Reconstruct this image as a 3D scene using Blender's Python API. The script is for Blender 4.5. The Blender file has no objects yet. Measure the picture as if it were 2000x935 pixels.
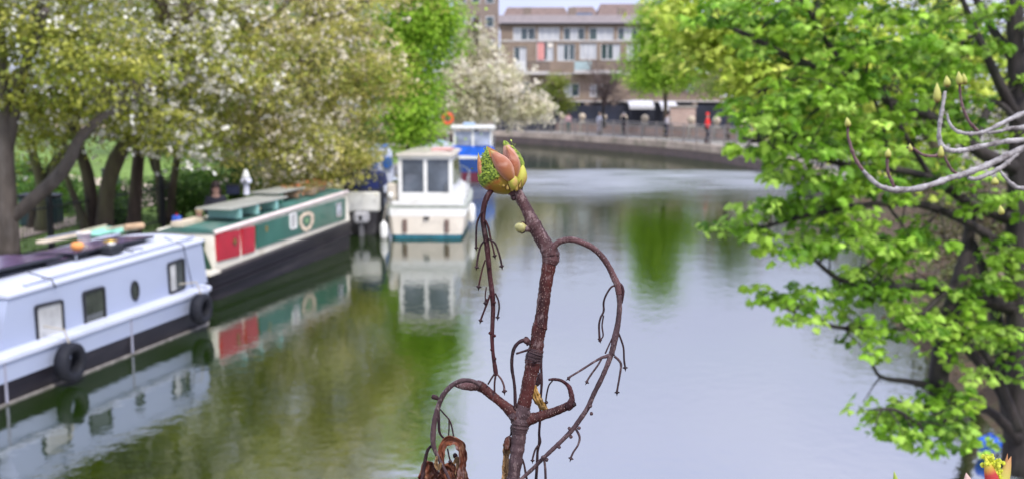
import bpy, math, random
import numpy as np
from mathutils import Vector, Matrix

rnd = random.Random(11)
rng = np.random.default_rng(11)
scene = bpy.context.scene
col = scene.collection

# ------------------------------------------------------------------ camera
FPX = 2000.0                      # focal length in pixels of the 2000 px wide photograph
PITCH = math.radians(7.75)
CAM = Vector((0, 0, 3.6))
cam_data = bpy.data.cameras.new('camera')
cam = bpy.data.objects.new('camera', cam_data)
col.objects.link(cam)
cam.location = CAM
cam.rotation_euler = (math.radians(90) - PITCH, 0, 0)
cam_data.sensor_width = 36
cam_data.lens = 36
cam_data.clip_start = 0.05
cam_data.clip_end = 3000
cam_data.dof.use_dof = True
cam_data.dof.focus_distance = 0.6
cam_data.dof.aperture_fstop = 15.0
scene.camera = cam

# ------------------------------------------------------------------ world and sun
SUN_EL, SUN_AZ = math.radians(52), math.radians(150)     # azimuth from +Y, clockwise
world = bpy.data.worlds.new('World')
scene.world = world
world.use_nodes = True
wn, wl = world.node_tree.nodes, world.node_tree.links
bg = wn['Background']
sky = wn.new('ShaderNodeTexSky'); sky.sky_type = 'NISHITA'; sky.sun_disc = False
sky.sun_elevation = SUN_EL; sky.sun_rotation = SUN_AZ
tc = wn.new('ShaderNodeTexCoord')
mp = wn.new('ShaderNodeMapping'); mp.inputs['Scale'].default_value = (1, 1, 2.6)
nz = wn.new('ShaderNodeTexNoise'); nz.inputs['Scale'].default_value = 2.2; nz.inputs['Detail'].default_value = 6
cr = wn.new('ShaderNodeValToRGB')
cr.color_ramp.elements[0].position = 0.32; cr.color_ramp.elements[0].color = (6.2, 6.8, 10.4, 1)
cr.color_ramp.elements[1].position = 0.68; cr.color_ramp.elements[1].color = (9.4, 9.6, 12.2, 1)
mx = wn.new('ShaderNodeMix'); mx.data_type = 'RGBA'; mx.inputs['Factor'].default_value = 0.86
wl.new(tc.outputs['Generated'], mp.inputs['Vector']); wl.new(mp.outputs['Vector'], nz.inputs['Vector'])
wl.new(nz.outputs['Fac'], cr.inputs['Fac'])
wl.new(sky.outputs['Color'], mx.inputs['A']); wl.new(cr.outputs['Color'], mx.inputs['B'])
# an overcast sky is brighter overhead than at the horizon
sz = wn.new('ShaderNodeSeparateXYZ'); wl.new(tc.outputs['Generated'], sz.inputs['Vector'])
gm = wn.new('ShaderNodeMapRange'); gm.inputs['From Min'].default_value = 0.0; gm.inputs['From Max'].default_value = 1.0
gm.inputs['To Min'].default_value = 0.84; gm.inputs['To Max'].default_value = 1.75
wl.new(sz.outputs['Z'], gm.inputs['Value'])
vm = wn.new('ShaderNodeVectorMath'); vm.operation = 'SCALE'; wl.new(mx.outputs['Result'], vm.inputs[0]); wl.new(gm.outputs['Result'], vm.inputs['Scale'])
wl.new(vm.outputs['Vector'], bg.inputs['Color'])
bg.inputs['Strength'].default_value = 0.093

sun_d = bpy.data.lights.new('sun', 'SUN'); sun_d.energy = 2.5; sun_d.angle = math.radians(10)
sun_d.color = (1.0, 0.95, 0.88)
sun = bpy.data.objects.new('sun', sun_d); col.objects.link(sun)
sd = Vector((math.sin(SUN_AZ) * math.cos(SUN_EL), math.cos(SUN_AZ) * math.cos(SUN_EL), math.sin(SUN_EL)))
sun.rotation_euler = sd.to_track_quat('Z', 'Y').to_euler()
sun.location = (0, 0, 40)
scene.view_settings.view_transform = 'Standard'
scene.view_settings.look = 'None'
scene.view_settings.exposure = 0.52
scene.view_settings.gamma = 1.0
scene.cycles.use_denoising = True
scene.cycles.max_bounces = 8
scene.cycles.transparent_max_bounces = 8
scene.cycles.sample_clamp_indirect = 6

# ------------------------------------------------------------------ geometry helpers
F = Vector((0, math.cos(PITCH), -math.sin(PITCH)))
U = Vector((0, math.sin(PITCH), math.cos(PITCH)))
R = Vector((1, 0, 0))


def ray(px, py):
    return F + R * ((px - 1000) / FPX) - U * ((py - 467.5) / FPX)


def G(px, py, z=0.0):
    d = ray(px, py); return CAM + d * ((z - CAM.z) / d.z)


def A(px, py, Y):
    d = ray(px, py); return CAM + d * (Y / d.y)


def V(px, py, depth):
    return CAM + ray(px, py) * depth


def lin(r, g, b):
    f = lambda c: (c / 255 / 12.92) if c / 255 <= 0.04045 else ((c / 255 + 0.055) / 1.055) ** 2.4
    return (f(r), f(g), f(b))


# ------------------------------------------------------------------ materials
MATS = {}


def mat(name, c, rough=0.6, var=0.12, scale=4.0, bump=0.0, bscale=None, metal=0.0, spec=0.5, stain=None, stain_amt=0.0,
        stain_scale=1.5, stretch=(1, 1, 1), coat=0.0, sub=0.0):
    if name in MATS: return MATS[name]
    m = bpy.data.materials.new(name); m.use_nodes = True
    n, l = m.node_tree.nodes, m.node_tree.links
    p = n['Principled BSDF']
    p.inputs['Roughness'].default_value = rough; p.inputs['Metallic'].default_value = metal
    p.inputs['Specular IOR Level'].default_value = spec; p.inputs['Coat Weight'].default_value = coat
    t = n.new('ShaderNodeTexCoord'); mpn = n.new('ShaderNodeMapping'); mpn.inputs['Scale'].default_value = stretch
    l.new(t.outputs['Object'], mpn.inputs['Vector'])
    nt = n.new('ShaderNodeTexNoise'); nt.inputs['Scale'].default_value = scale; nt.inputs['Detail'].default_value = 5
    l.new(mpn.outputs['Vector'], nt.inputs['Vector'])
    r = n.new('ShaderNodeValToRGB')
    e = r.color_ramp.elements
    e[0].position = 0.3; e[0].color = (*[max(0, x * (1 - var)) for x in c[:3]], 1)
    e[1].position = 0.7; e[1].color = (*[min(1, x * (1 + var)) for x in c[:3]], 1)
    l.new(nt.outputs['Fac'], r.inputs['Fac'])
    out = r.outputs['Color']
    if stain is not None:
        ns = n.new('ShaderNodeTexNoise'); ns.inputs['Scale'].default_value = stain_scale; ns.inputs['Detail'].default_value = 8
        ns.inputs['Roughness'].default_value = 0.7
        l.new(mpn.outputs['Vector'], ns.inputs['Vector'])
        rr = n.new('ShaderNodeMapRange'); rr.inputs['From Min'].default_value = 0.5; rr.inputs['From Max'].default_value = 0.66
        rr.inputs['To Max'].default_value = stain_amt
        l.new(ns.outputs['Fac'], rr.inputs['Value'])
        mm = n.new('ShaderNodeMix'); mm.data_type = 'RGBA'
        l.new(rr.outputs['Result'], mm.inputs['Factor']); l.new(out, mm.inputs['A']); mm.inputs['B'].default_value = (*stain, 1)
        out = mm.outputs['Result']
    l.new(out, p.inputs['Base Color'])
    if bump:
        nb = n.new('ShaderNodeTexNoise'); nb.inputs['Scale'].default_value = bscale or scale * 4; nb.inputs['Detail'].default_value = 4
        l.new(mpn.outputs['Vector'], nb.inputs['Vector'])
        b = n.new('ShaderNodeBump'); b.inputs['Strength'].default_value = bump; b.inputs['Distance'].default_value = 0.03
        l.new(nb.outputs['Fac'], b.inputs['Height']); l.new(b.outputs['Normal'], p.inputs['Normal'])
    MATS[name] = m
    return m


def leaf_mat(name, trans=0.35, rough=0.55, attr='tint'):
    if name in MATS: return MATS[name]
    m = bpy.data.materials.new(name); m.use_nodes = True
    n, l = m.node_tree.nodes, m.node_tree.links
    p = n['Principled BSDF']; p.inputs['Roughness'].default_value = rough; p.inputs['Specular IOR Level'].default_value = 0.3
    a = n.new('ShaderNodeAttribute'); a.attribute_name = attr
    tr = n.new('ShaderNodeBsdfTranslucent'); ms = n.new('ShaderNodeMixShader'); ms.inputs['Fac'].default_value = trans
    l.new(a.outputs['Color'], p.inputs['Base Color']); l.new(a.outputs['Color'], tr.inputs['Color'])
    l.new(p.outputs['BSDF'], ms.inputs[1]); l.new(tr.outputs['BSDF'], ms.inputs[2])
    l.new(ms.outputs['Shader'], n['Material Output'].inputs['Surface'])
    MATS[name] = m
    return m


def brick_mat(name, c1, c2, mortar, sx=4.4, sy=13.0):
    if name in MATS: return MATS[name]
    m = bpy.data.materials.new(name); m.use_nodes = True
    n, l = m.node_tree.nodes, m.node_tree.links
    p = n['Principled BSDF']; p.inputs['Roughness'].default_value = 0.85
    t = n.new('ShaderNodeTexCoord'); sp = n.new('ShaderNodeSeparateXYZ'); ad = n.new('ShaderNodeMath'); cb = n.new('ShaderNodeCombineXYZ')
    l.new(t.outputs['Object'], sp.inputs['Vector'])
    l.new(sp.outputs['X'], ad.inputs[0]); l.new(sp.outputs['Y'], ad.inputs[1])
    l.new(ad.outputs['Value'], cb.inputs['X']); l.new(sp.outputs['Z'], cb.inputs['Y'])
    b = n.new('ShaderNodeTexBrick'); b.inputs['Scale'].default_value = 1.0
    b.inputs['Brick Width'].default_value = 1 / sx; b.inputs['Row Height'].default_value = 1 / sy; b.inputs['Mortar Size'].default_value = 0.008
    b.inputs['Color1'].default_value = (*c1, 1); b.inputs['Color2'].default_value = (*c2, 1); b.inputs['Mortar'].default_value = (*mortar, 1)
    l.new(cb.outputs['Vector'], b.inputs['Vector'])
    nt = n.new('ShaderNodeTexNoise'); nt.inputs['Scale'].default_value = 0.7; nt.inputs['Detail'].default_value = 7
    l.new(t.outputs['Object'], nt.inputs['Vector'])
    mr = n.new('ShaderNodeMapRange'); mr.inputs['To Min'].default_value = 0.65; mr.inputs['To Max'].default_value = 1.3
    l.new(nt.outputs['Fac'], mr.inputs['Value'])
    mu = n.new('ShaderNodeVectorMath'); mu.operation = 'SCALE'
    l.new(b.outputs['Color'], mu.inputs[0]); l.new(mr.outputs['Result'], mu.inputs['Scale'])
    l.new(mu.outputs['Vector'], p.inputs['Base Color'])
    MATS[name] = m
    return m


# ------------------------------------------------------------------ object helpers
def tag(o, label=None, cat=None, group=None, kind=None):
    if label: o['label'] = label
    if cat: o['category'] = cat
    if group: o['group'] = group
    if kind: o['kind'] = kind
    return o


def empty(name, loc, label=None, cat=None, group=None, rz=0.0):
    o = bpy.data.objects.new(name, None); col.objects.link(o)
    o.location = loc; o.rotation_euler = (0, 0, rz); o.empty_display_size = 0.2
    return tag(o, label, cat, group)


class MB:
    def __init__(self): self.v = []; self.f = []; self.c = []

    def add(self, vs, fs):
        k = len(self.v); self.v += [tuple(p) for p in vs]; self.f += [tuple(i + k for i in q) for q in fs]; return self

    def box(self, x0, x1, y0, y1, z0, z1, b=0.0):
        if b <= 0:
            vs = [(x, y, z) for z in (z0, z1) for x, y in ((x0, y0), (x1, y0), (x1, y1), (x0, y1))]
            return self.add(vs, [(3, 2, 1, 0), (4, 5, 6, 7), (0, 1, 5, 4), (1, 2, 6, 5), (2, 3, 7, 6), (3, 0, 4, 7)])
        def ringp(e, z):
            return [(x0 + e, y0 + b, z), (x0 + b, y0 + e, z), (x1 - b, y0 + e, z), (x1 - e, y0 + b, z),
                    (x1 - e, y1 - b, z), (x1 - b, y1 - e, z), (x0 + b, y1 - e, z), (x0 + e, y1 - b, z)]
        rings = [ringp(b * .9, z0), ringp(0, z0 + b), ringp(0, z1 - b), ringp(b * .9, z1)]
        vs = sum(rings, []); fs = []
        for k in range(3):
            for i in range(8):
                j = (i + 1) % 8; fs.append((k * 8 + i, k * 8 + j, k * 8 + 8 + j, k * 8 + 8 + i))
        fs.append(tuple(range(7, -1, -1))); fs.append(tuple(range(24, 32)))
        return self.add(vs, fs)

    def tube(self, pts, rad, n=8, cap=True, smooth=0):
        pts = [Vector(p) for p in pts]
        if not hasattr(rad, '__len__'): rad = [rad] * len(pts)
        if smooth: pts, rad = catmull(pts, rad, smooth)
        t0 = (pts[1] - pts[0]).normalized()
        a = t0.orthogonal().normalized(); vs, fs = [], []
        m = len(pts)
        for i, p in enumerate(pts):
            t = (pts[min(i + 1, m - 1)] - pts[max(i - 1, 0)])
            if t.length < 1e-9: t = t0
            t = t.normalized()
            a = (a - t * a.dot(t))
            if a.length < 1e-6: a = t.orthogonal()
            a.normalize(); b = t.cross(a)
            for k in range(n):
                w = 2 * math.pi * k / n
                vs.append(p + (a * math.cos(w) + b * math.sin(w)) * rad[i])
        for i in range(m - 1):
            for k in range(n):
                j = (k + 1) % n
                fs.append((i * n + k, i * n + j, (i + 1) * n + j, (i + 1) * n + k))
        if cap: fs.append(tuple(range(n - 1, -1, -1))); fs.append(tuple((m - 1) * n + k for k in range(n)))
        return self.add(vs, fs)

    def prism(self, outline, z0, z1, s0=None):
        """closed outline [(x,y)], z0/z1 numbers or functions of (x,y); s0: outline of the bottom"""
        f0 = z0 if callable(z0) else (lambda x, y: z0); f1 = z1 if callable(z1) else (lambda x, y: z1)
        lo = s0 or outline; n = len(outline)
        vs = [(x, y, f0(x, y)) for x, y in lo] + [(x, y, f1(x, y)) for x, y in outline]
        fs = [(i, (i + 1) % n, n + (i + 1) % n, n + i) for i in range(n)]
        fs += [tuple(range(n - 1, -1, -1)), tuple(range(n, 2 * n))]
        return self.add(vs, fs)

    def ring_yz(self, outer, inner, x0, x1):
        n = len(outer)
        vs = [(x1, y, z) for y, z in outer] + [(x1, y, z) for y, z in inner] + [(x0, y, z) for y, z in outer] + [(x0, y, z) for y, z in inner]
        fs = []
        for i in range(n):
            j = (i + 1) % n
            fs += [(i, j, n + j, n + i), (2 * n + i, 2 * n + j, j, i), (n + i, n + j, 3 * n + j, 3 * n + i)]
        return self.add(vs, fs)

    def plate_yz(self, outline, x0, x1):
        n = len(outline)
        vs = [(x0, y, z) for y, z in outline] + [(x1, y, z) for y, z in outline]
        fs = [(i, (i + 1) % n, n + (i + 1) % n, n + i) for i in range(n)] + [tuple(range(n - 1, -1, -1)), tuple(range(n, 2 * n))]
        return self.add(vs, fs)

    def loft(self, rings, closed=True, caps=True):
        n = len(rings[0]); vs = sum([list(r) for r in rings], []); fs = []
        for i in range(len(rings) - 1):
            for k in range(n if closed else n - 1):
                j = (k + 1) % n; fs.append((i * n + k, i * n + j, (i + 1) * n + j, (i + 1) * n + k))
        if caps: fs += [tuple(range(n - 1, -1, -1)), tuple((len(rings) - 1) * n + k for k in range(n))]
        return self.add(vs, fs)

    def lathe(self, c, prof, n=16, axis='z'):
        rings = []
        for r, h in prof:
            rg = []
            for k in range(n):
                w = 2 * math.pi * k / n
                a, b = r * math.cos(w), r * math.sin(w)
                rg.append({'z': (c[0] + a, c[1] + b, c[2] + h), 'x': (c[0] + h, c[1] + a, c[2] + b), 'y': (c[0] + b, c[1] + h, c[2] + a)}[axis])
            rings.append(rg)
        return self.loft(rings)

    def ball(self, c, rx, ry, rz, nu=8, nv=12):
        rings = []
        for i in range(1, nu):
            a = math.pi * i / nu
            rings.append([(c[0] + rx * math.sin(a) * math.cos(2 * math.pi * k / nv), c[1] + ry * math.sin(a) * math.sin(2 * math.pi * k / nv), c[2] + rz * math.cos(a)) for k in range(nv)])
        k0 = len(self.v)
        self.loft(rings, caps=False)
        t = len(self.v); self.v += [(c[0], c[1], c[2] + rz), (c[0], c[1], c[2] - rz)]
        for k in range(nv):
            j = (k + 1) % nv
            self.f.append((t, k0 + k, k0 + j)); e = k0 + (nu - 2) * nv; self.f.append((t + 1, e + j, e + k))
        return self

    def torus(self, c, R0, r0, axis='x', n=24, m=10, sy=1.0):
        rings = []
        for i in range(n):
            w = 2 * math.pi * i / n; rg = []
            for k in range(m):
                q = 2 * math.pi * k / m; rr = R0 + r0 * math.cos(q); h = r0 * math.sin(q) * sy
                a, b = rr * math.cos(w), rr * math.sin(w)
                rg.append({'x': (c[0] + h, c[1] + a, c[2] + b), 'z': (c[0] + a, c[1] + b, c[2] + h), 'y': (c[0] + a, c[1] + h, c[2] + b)}[axis])
            rings.append(rg)
        rings.append(rings[0])
        return self.loft(rings, caps=False)

    def build(self, name, m, parent=None, smooth=False, world=False, loc=None, color=None, auto=False):
        vs = self.v
        off = None
        if world and parent is not None: off = Vector(parent.location)
        elif loc is not None: off = Vector(loc)
        if off is not None: vs = [(p[0] - off.x, p[1] - off.y, p[2] - off.z) for p in vs]
        me = bpy.data.meshes.new(name); me.from_pydata(vs, [], self.f)
        me.update()
        if smooth: me.shade_smooth()
        if auto:
            me.shade_smooth(); me.set_sharp_from_angle(angle=math.radians(38))
        o = bpy.data.objects.new(name, me); col.objects.link(o)
        if m: me.materials.append(m)
        if parent is not None: o.parent = parent
        if loc is not None and parent is None: o.location = loc
        if color is not None:
            at = me.color_attributes.new('tint', 'FLOAT_COLOR', 'POINT')
            at.data.foreach_set('color', np.array(color, dtype=np.float32).ravel())
        return o


def catmull(pts, rad, k):
    out, ro = [], []
    n = len(pts)
    for i in range(n - 1):
        p0, p1, p2, p3 = pts[max(i - 1, 0)], pts[i], pts[i + 1], pts[min(i + 2, n - 1)]
        for s in range(k):
            t = s / k
            out.append(0.5 * ((2 * p1) + (p2 - p0) * t + (2 * p0 - 5 * p1 + 4 * p2 - p3) * t * t + (3 * p1 - p0 - 3 * p2 + p3) * t ** 3))
            ro.append(rad[i] * (1 - t) + rad[i + 1] * t)
    out.append(pts[-1]); ro.append(rad[-1])
    return out, ro


def struct(o): o['kind'] = 'structure'; return o


def rrect(y0, y1, z0, z1, r, n=5, skew=0.0):
    pts = []
    for (cy, cz, a0) in ((y1 - r, z1 - r, 0), (y0 + r, z1 - r, 90), (y0 + r, z0 + r, 180), (y1 - r, z0 + r, 270)):
        for k in range(n + 1):
            a = math.radians(a0 + 90 * k / n); pts.append((cy + r * math.cos(a), cz + r * math.sin(a) + skew * (cy - y0)))
    return pts


# ------------------------------------------------------------------ foliage
def tmpl_simple():
    return np.array([(0, 0, 0), (.45, .32, .07), (1, 0, -.03), (.45, -.32, .07)]), [(0, 1, 2), (0, 2, 3)]


def tmpl_maple():
    o = [(0.0, 0.0), (-.08, .22), (-.05, .50), (.20, .34), (.46, .56), (.50, .26), (.72, .30), (1.0, 0.0),
         (.72, -.30), (.50, -.26), (.46, -.56), (.20, -.34), (-.05, -.50), (-.08, -.22)]
    v = [(.34, 0, .07)] + [(x, y, -.30 * (x - .3) ** 2 - .38 * y * y + (.04 if abs(y) < .3 else 0)) for x, y in o]
    n = len(o)
    return np.array(v), [(0, 1 + (i + 1) % n, 1 + i) for i in range(n)]


def tmpl_blossom():
    v = [(.5, 0, 0)]
    for k in range(5):
        a = 2 * math.pi * k / 5
        v.append((.5 + .5 * math.cos(a), .5 * math.sin(a), .14))
    return np.array(v), [(0, 1 + k, 1 + (k + 1) % 5) for k in range(5)]


def foliage(name, cen, size, colr, tmpl, m, parent, up=0.6, out=None, droop=0.3, seed=0):
    """one mesh of many leaves; out: outward directions (N,3)"""
    g = np.random.default_rng(seed + 5)
    cen = np.asarray(cen, float); N = len(cen)
    tv, tf = tmpl
    nrm = g.normal(size=(N, 3)); nrm[:, 2] = np.abs(nrm[:, 2]) * .6 + up * 2.2
    if out is not None: nrm += out * .5
    nrm /= np.linalg.norm(nrm, axis=1)[:, None]
    t = g.normal(size=(N, 3))
    if out is not None: t += out * 1.4
    t[:, 2] -= droop * 2.2
    t -= nrm * (t * nrm).sum(1)[:, None]
    t /= np.linalg.norm(t, axis=1)[:, None] + 1e-9
    if droop:                                  # let the tip hang
        t[:, 2] -= droop; t /= np.linalg.norm(t, axis=1)[:, None]
        nrm -= t * (t * nrm).sum(1)[:, None]; nrm /= np.linalg.norm(nrm, axis=1)[:, None]
    b = np.cross(nrm, t)
    size = np.broadcast_to(size, (N,))
    P = cen[:, None, :] + size[:, None, None] * (tv[None, :, 0:1] * t[:, None, :] + tv[None, :, 1:2] * b[:, None, :] + tv[None, :, 2:3] * nrm[:, None, :])
    loc = np.array(parent.location)
    P = (P - loc).reshape(-1, 3)
    k = len(tv); tfa = np.array(tf)
    Fc = (tfa[None] + (np.arange(N) * k)[:, None, None]).reshape(-1, tfa.shape[1])
    me = bpy.data.meshes.new(name)
    me.vertices.add(len(P)); me.vertices.foreach_set('co', P.astype(np.float32).ravel())
    nl = Fc.size; me.loops.add(nl); me.loops.foreach_set('vertex_index', Fc.astype(np.int32).ravel())
    me.polygons.add(len(Fc))
    me.polygons.foreach_set('loop_start', (np.arange(len(Fc)) * tfa.shape[1]).astype(np.int32))
    me.update(calc_edges=True)
    at = me.color_attributes.new('tint', 'FLOAT_COLOR', 'POINT')
    cc = np.ones((N, 4), np.float32); cc[:, :3] = colr
    at.data.foreach_set('color', np.repeat(cc, k, axis=0).ravel())
    me.materials.append(m)
    o = bpy.data.objects.new(name, me); col.objects.link(o); o.parent = parent
    return o


FLAT = (1, 1, .6)
def clusters(ells, m_per, spread, g, shell=0.45):
    """ells: [(centre Vector, (rx,ry,rz), n_clusters)] -> leaf centres, outward dirs, cluster ids, cluster centres"""
    C, O = [], []
    for c, r, n in ells:
        d = g.normal(size=(n, 3)); d /= np.linalg.norm(d, axis=1)[:, None]
        rr = (shell + (1 - shell) * g.random(n)) * (0.82 + .36 * g.random(n))
        C.append(np.array(c)[None] + d * rr[:, None] * np.array(r)[None]); O.append(d)
    C = np.vstack(C); O = np.vstack(O)
    n = len(C)
    ids = np.repeat(np.arange(n), m_per)
    s = spread * (.6 + .8 * g.random(n))
    P = C[ids] + g.normal(size=(len(ids), 3)) * s[ids][:, None] * np.array(FLAT)
    return P, O[ids], ids, C


def tints(ids, n, palette, g, leaf_var=.16):
    pal = np.array(palette)
    w = g.random(n) * (len(pal) - 1)
    i = np.minimum(w.astype(int), len(pal) - 2); f = (w - i)[:, None]
    base = pal[i] * (1 - f) + pal[i + 1] * f
    c = base[ids] * (1 + leaf_var * g.normal(size=len(ids)))[:, None]
    return np.clip(c, 0.003, .95)

# ================================================================== THE SETTING
# ------------------------------------------------------------------ water
def water_mat():
    m = bpy.data.materials.new('canal_water'); m.use_nodes = True
    n, l = m.node_tree.nodes, m.node_tree.links
    p = n['Principled BSDF']
    p.inputs['Base Color'].default_value = (0.011, 0.026, 0.001, 1)
    p.inputs['Roughness'].default_value = 0.02
    p.inputs['IOR'].default_value = 5.6
    t = n.new('ShaderNodeTexCoord')
    def noise(scale, st, det=3):
        mp_ = n.new('ShaderNodeMapping'); mp_.inputs['Scale'].default_value = st
        l.new(t.outputs['Object'], mp_.inputs['Vector'])
        a = n.new('ShaderNodeTexNoise'); a.inputs['Scale'].default_value = scale; a.inputs['Detail'].default_value = det
        l.new(mp_.outputs['Vector'], a.inputs['Vector']); return a.outputs['Fac']
    fine = noise(5.0, (1, 1, 1), 4); broad = noise(.8, (1, 1, 1), 3); wind = noise(.12, (1, 1.6, 1), 2)
    # a cat's paw of wind-ruffled water lies across the canal around y = 47
    sp = n.new('ShaderNodeSeparateXYZ'); l.new(t.outputs['Object'], sp.inputs['Vector'])
    q = n.new('ShaderNodeMapRange'); q.interpolation_type = 'SMOOTHSTEP'
    q.inputs['From Min'].default_value = 33; q.inputs['From Max'].default_value = 47
    wob = n.new('ShaderNodeMath'); wob.operation = 'MULTIPLY_ADD'; wob.inputs[1].default_value = 8; wob.inputs[2].default_value = -4
    l.new(wind, wob.inputs[0])
    ya = n.new('ShaderNodeMath'); ya.operation = 'ADD'; l.new(sp.outputs['Y'], ya.inputs[0]); l.new(wob.outputs[0], ya.inputs[1])
    l.new(ya.outputs[0], q.inputs['Value'])
    q2 = n.new('ShaderNodeMapRange'); q2.interpolation_type = 'SMOOTHSTEP'
    q2.inputs['From Min'].default_value = 52; q2.inputs['From Max'].default_value = 54.5
    q2.inputs['To Min'].default_value = 1; q2.inputs['To Max'].default_value = 0
    l.new(ya.outputs[0], q2.inputs['Value'])
    mk = n.new('ShaderNodeMath'); mk.operation = 'MULTIPLY'; l.new(q.outputs[0], mk.inputs[0]); l.new(q2.outputs[0], mk.inputs[1])
    pat = noise(.9, (.35, 1.6, 1), 5); pm = n.new('ShaderNodeMapRange'); pm.inputs['From Min'].default_value = .35; pm.inputs['From Max'].default_value = .6
    pm.inputs['To Min'].default_value = .45; l.new(pat, pm.inputs['Value'])
    mk0 = mk; mk = n.new('ShaderNodeMath'); mk.operation = 'MULTIPLY'; l.new(mk0.outputs[0], mk.inputs[0]); l.new(pm.outputs[0], mk.inputs[1])
    st = n.new('ShaderNodeMath'); st.operation = 'MULTIPLY_ADD'; st.inputs[1].default_value = 1.0; st.inputs[2].default_value = 0.04
    l.new(mk.outputs[0], st.inputs[0])
    b1 = n.new('ShaderNodeBump'); b1.inputs['Distance'].default_value = 0.10; l.new(fine, b1.inputs['Height']); l.new(st.outputs[0], b1.inputs['Strength'])
    b2 = n.new('ShaderNodeBump'); b2.inputs['Distance'].default_value = 0.25; b2.inputs['Strength'].default_value = 0.022
    l.new(broad, b2.inputs['Height']); l.new(b1.outputs['Normal'], b2.inputs['Normal'])
    l.new(b2.outputs['Normal'], p.inputs['Normal'])
    ro = n.new('ShaderNodeMath'); ro.operation = 'MULTIPLY_ADD'; ro.inputs[1].default_value = 0.42; ro.inputs[2].default_value = 0.03
    l.new(mk.outputs[0], ro.inputs[0]); l.new(ro.outputs[0], p.inputs['Roughness'])
    return m


w = MB().add([(-400, -60, 0), (400, -60, 0), (400, 400, 0), (-400, 400, 0)], [(0, 1, 2, 3)])
struct(w.build('canal_water', water_mat()))

# ------------------------------------------------------------------ banks
LB = [(-9.2, -30), (-8.9, 5), (-8.4, 12), (-7.5, 17.5), (-6.75, 22), (-6.0, 26), (-5.2, 30), (-4.6, 37), (-3.9, 46), (-3.0, 56), (-3.2, 64), (-7, 73), (-22, 86), (-90, 115)]
RB = [(-3.5, -30), (-3.5, 2.0), (-1.0, 3.2), (3.4, 4.4), (4.6, 8), (5.3, 11), (6.3, 17), (8.6, 25), (10.9, 35), (12.7, 46), (12.7, 54), (12.1, 59), (10, 67), (7.3, 73), (3.5, 81), (0, 87), (-6, 94), (-20, 104), (-90, 135)]
TURF = mat('lawn_turf', (.165, .26, .045), rough=.9, var=.35, scale=.25, bump=.5, bscale=30, stain=(.10, .17, .03), stain_amt=.7, stain_scale=.5)
EARTH = mat('bank_earth', (.085, .055, .03), rough=.95, var=.4, scale=3.0, bump=.8, bscale=14, stain=(.06, .075, .02), stain_amt=.8, stain_scale=1.2)
GRAVEL = mat('towpath_gravel', (.27, .25, .21), rough=.95, var=.2, scale=5, bump=.4, bscale=60, stain=(.14, .12, .09), stain_amt=.6)
STONE = mat('coping_stone', (.36, .33, .28), rough=.85, var=.2, scale=1.2, bump=.3, bscale=20, stain=(.17, .16, .11), stain_amt=.7)
BRICK_D = brick_mat('quay_brick', (.10, .07, .055), (.15, .10, .075), (.12, .11, .10))
MUD = mat('canal_bed_mud', (.03, .03, .015), rough=1)


def strip(edge, offs, zs, sgn, noise_amp=0.0, fan=None, sub=4):
    pts = []
    for i in range(len(edge) - 1):
        a, b = Vector(edge[i]), Vector(edge[i + 1])
        for k in range(sub): pts.append(a.lerp(b, k / sub))
    pts.append(Vector(edge[-1]))
    vs, fs = [], []; m = len(offs)
    for i, p in enumerate(pts):
        t = (pts[min(i + 1, len(pts) - 1)] - pts[max(i - 1, 0)]).normalized()
        nn = Vector((-t.y, t.x)) * sgn
        for o, z in zip(offs, zs):
            q = p + nn * o
            vs.append((q.x, q.y, z + (rnd.uniform(-1, 1) * noise_amp if 0 < o else 0)))
    for i in range(len(pts) - 1):
        for k in range(m - 1):
            a = i * m + k
            fs.append((a, a + 1, a + m + 1, a + m) if sgn < 0 else (a, a + m, a + m + 1, a + 1))
    return vs, fs


# ground sheets run from the water's edge out to the horizon
def bank_sheet(name, edge, ptsz, outer, m):
    """edge offset rows then an outer far row"""
    vs, fs = [], []; rows = len(ptsz) + 1
    E = [Vector(e) for e in edge]
    for i, p in enumerate(E):
        t = (E[min(i + 1, len(E) - 1)] - E[max(i - 1, 0)]).normalized()
        nn = Vector((-t.y, t.x)) * (1 if outer[0][0] < 0 else -1)
        for o, z in ptsz:
            q = p + nn * o; vs.append((q.x, q.y, z))
        vs.append((outer[i][0], outer[i][1], ptsz[-1][1] + 0.4))
    for i in range(len(E) - 1):
        for k in range(rows - 1):
            a = i * rows + k; fs.append((a, a + rows, a + rows + 1, a + 1) if outer[0][0] < 0 else (a, a + 1, a + rows + 1, a + rows))
    return struct(MB().add(vs, fs).build(name, m))


bank_sheet('left_bank_lawn', LB, [(0.0, .40), (2.4, .44), (6, .55), (14, .9)], [(-500, y * 1.0) for x, y in LB], TURF)
ro_ = []
for x, y in RB:
    if y < 60: ro_.append((500, y * 2.5))
    elif y < 75: ro_.append((400, 330 + y))
    elif y < 90: ro_.append((100, 500))
    else: ro_.append((-150 - (y - 90) * 4, 500))
NR = next(i for i, p in enumerate(RB) if p[1] >= 35)
struct(bank_sheet('right_bank_earth', RB[:NR + 1], [(-.5, -.5), (0.0, -.02), (.5, .28), (1.6, .62), (3.0, .95)], ro_[:NR + 1], EARTH))
bank_sheet('promenade_ground', RB[NR:], [(0.0, .88), (4.2, .90), (7.0, .92)], ro_[NR:], GRAVEL)

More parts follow.
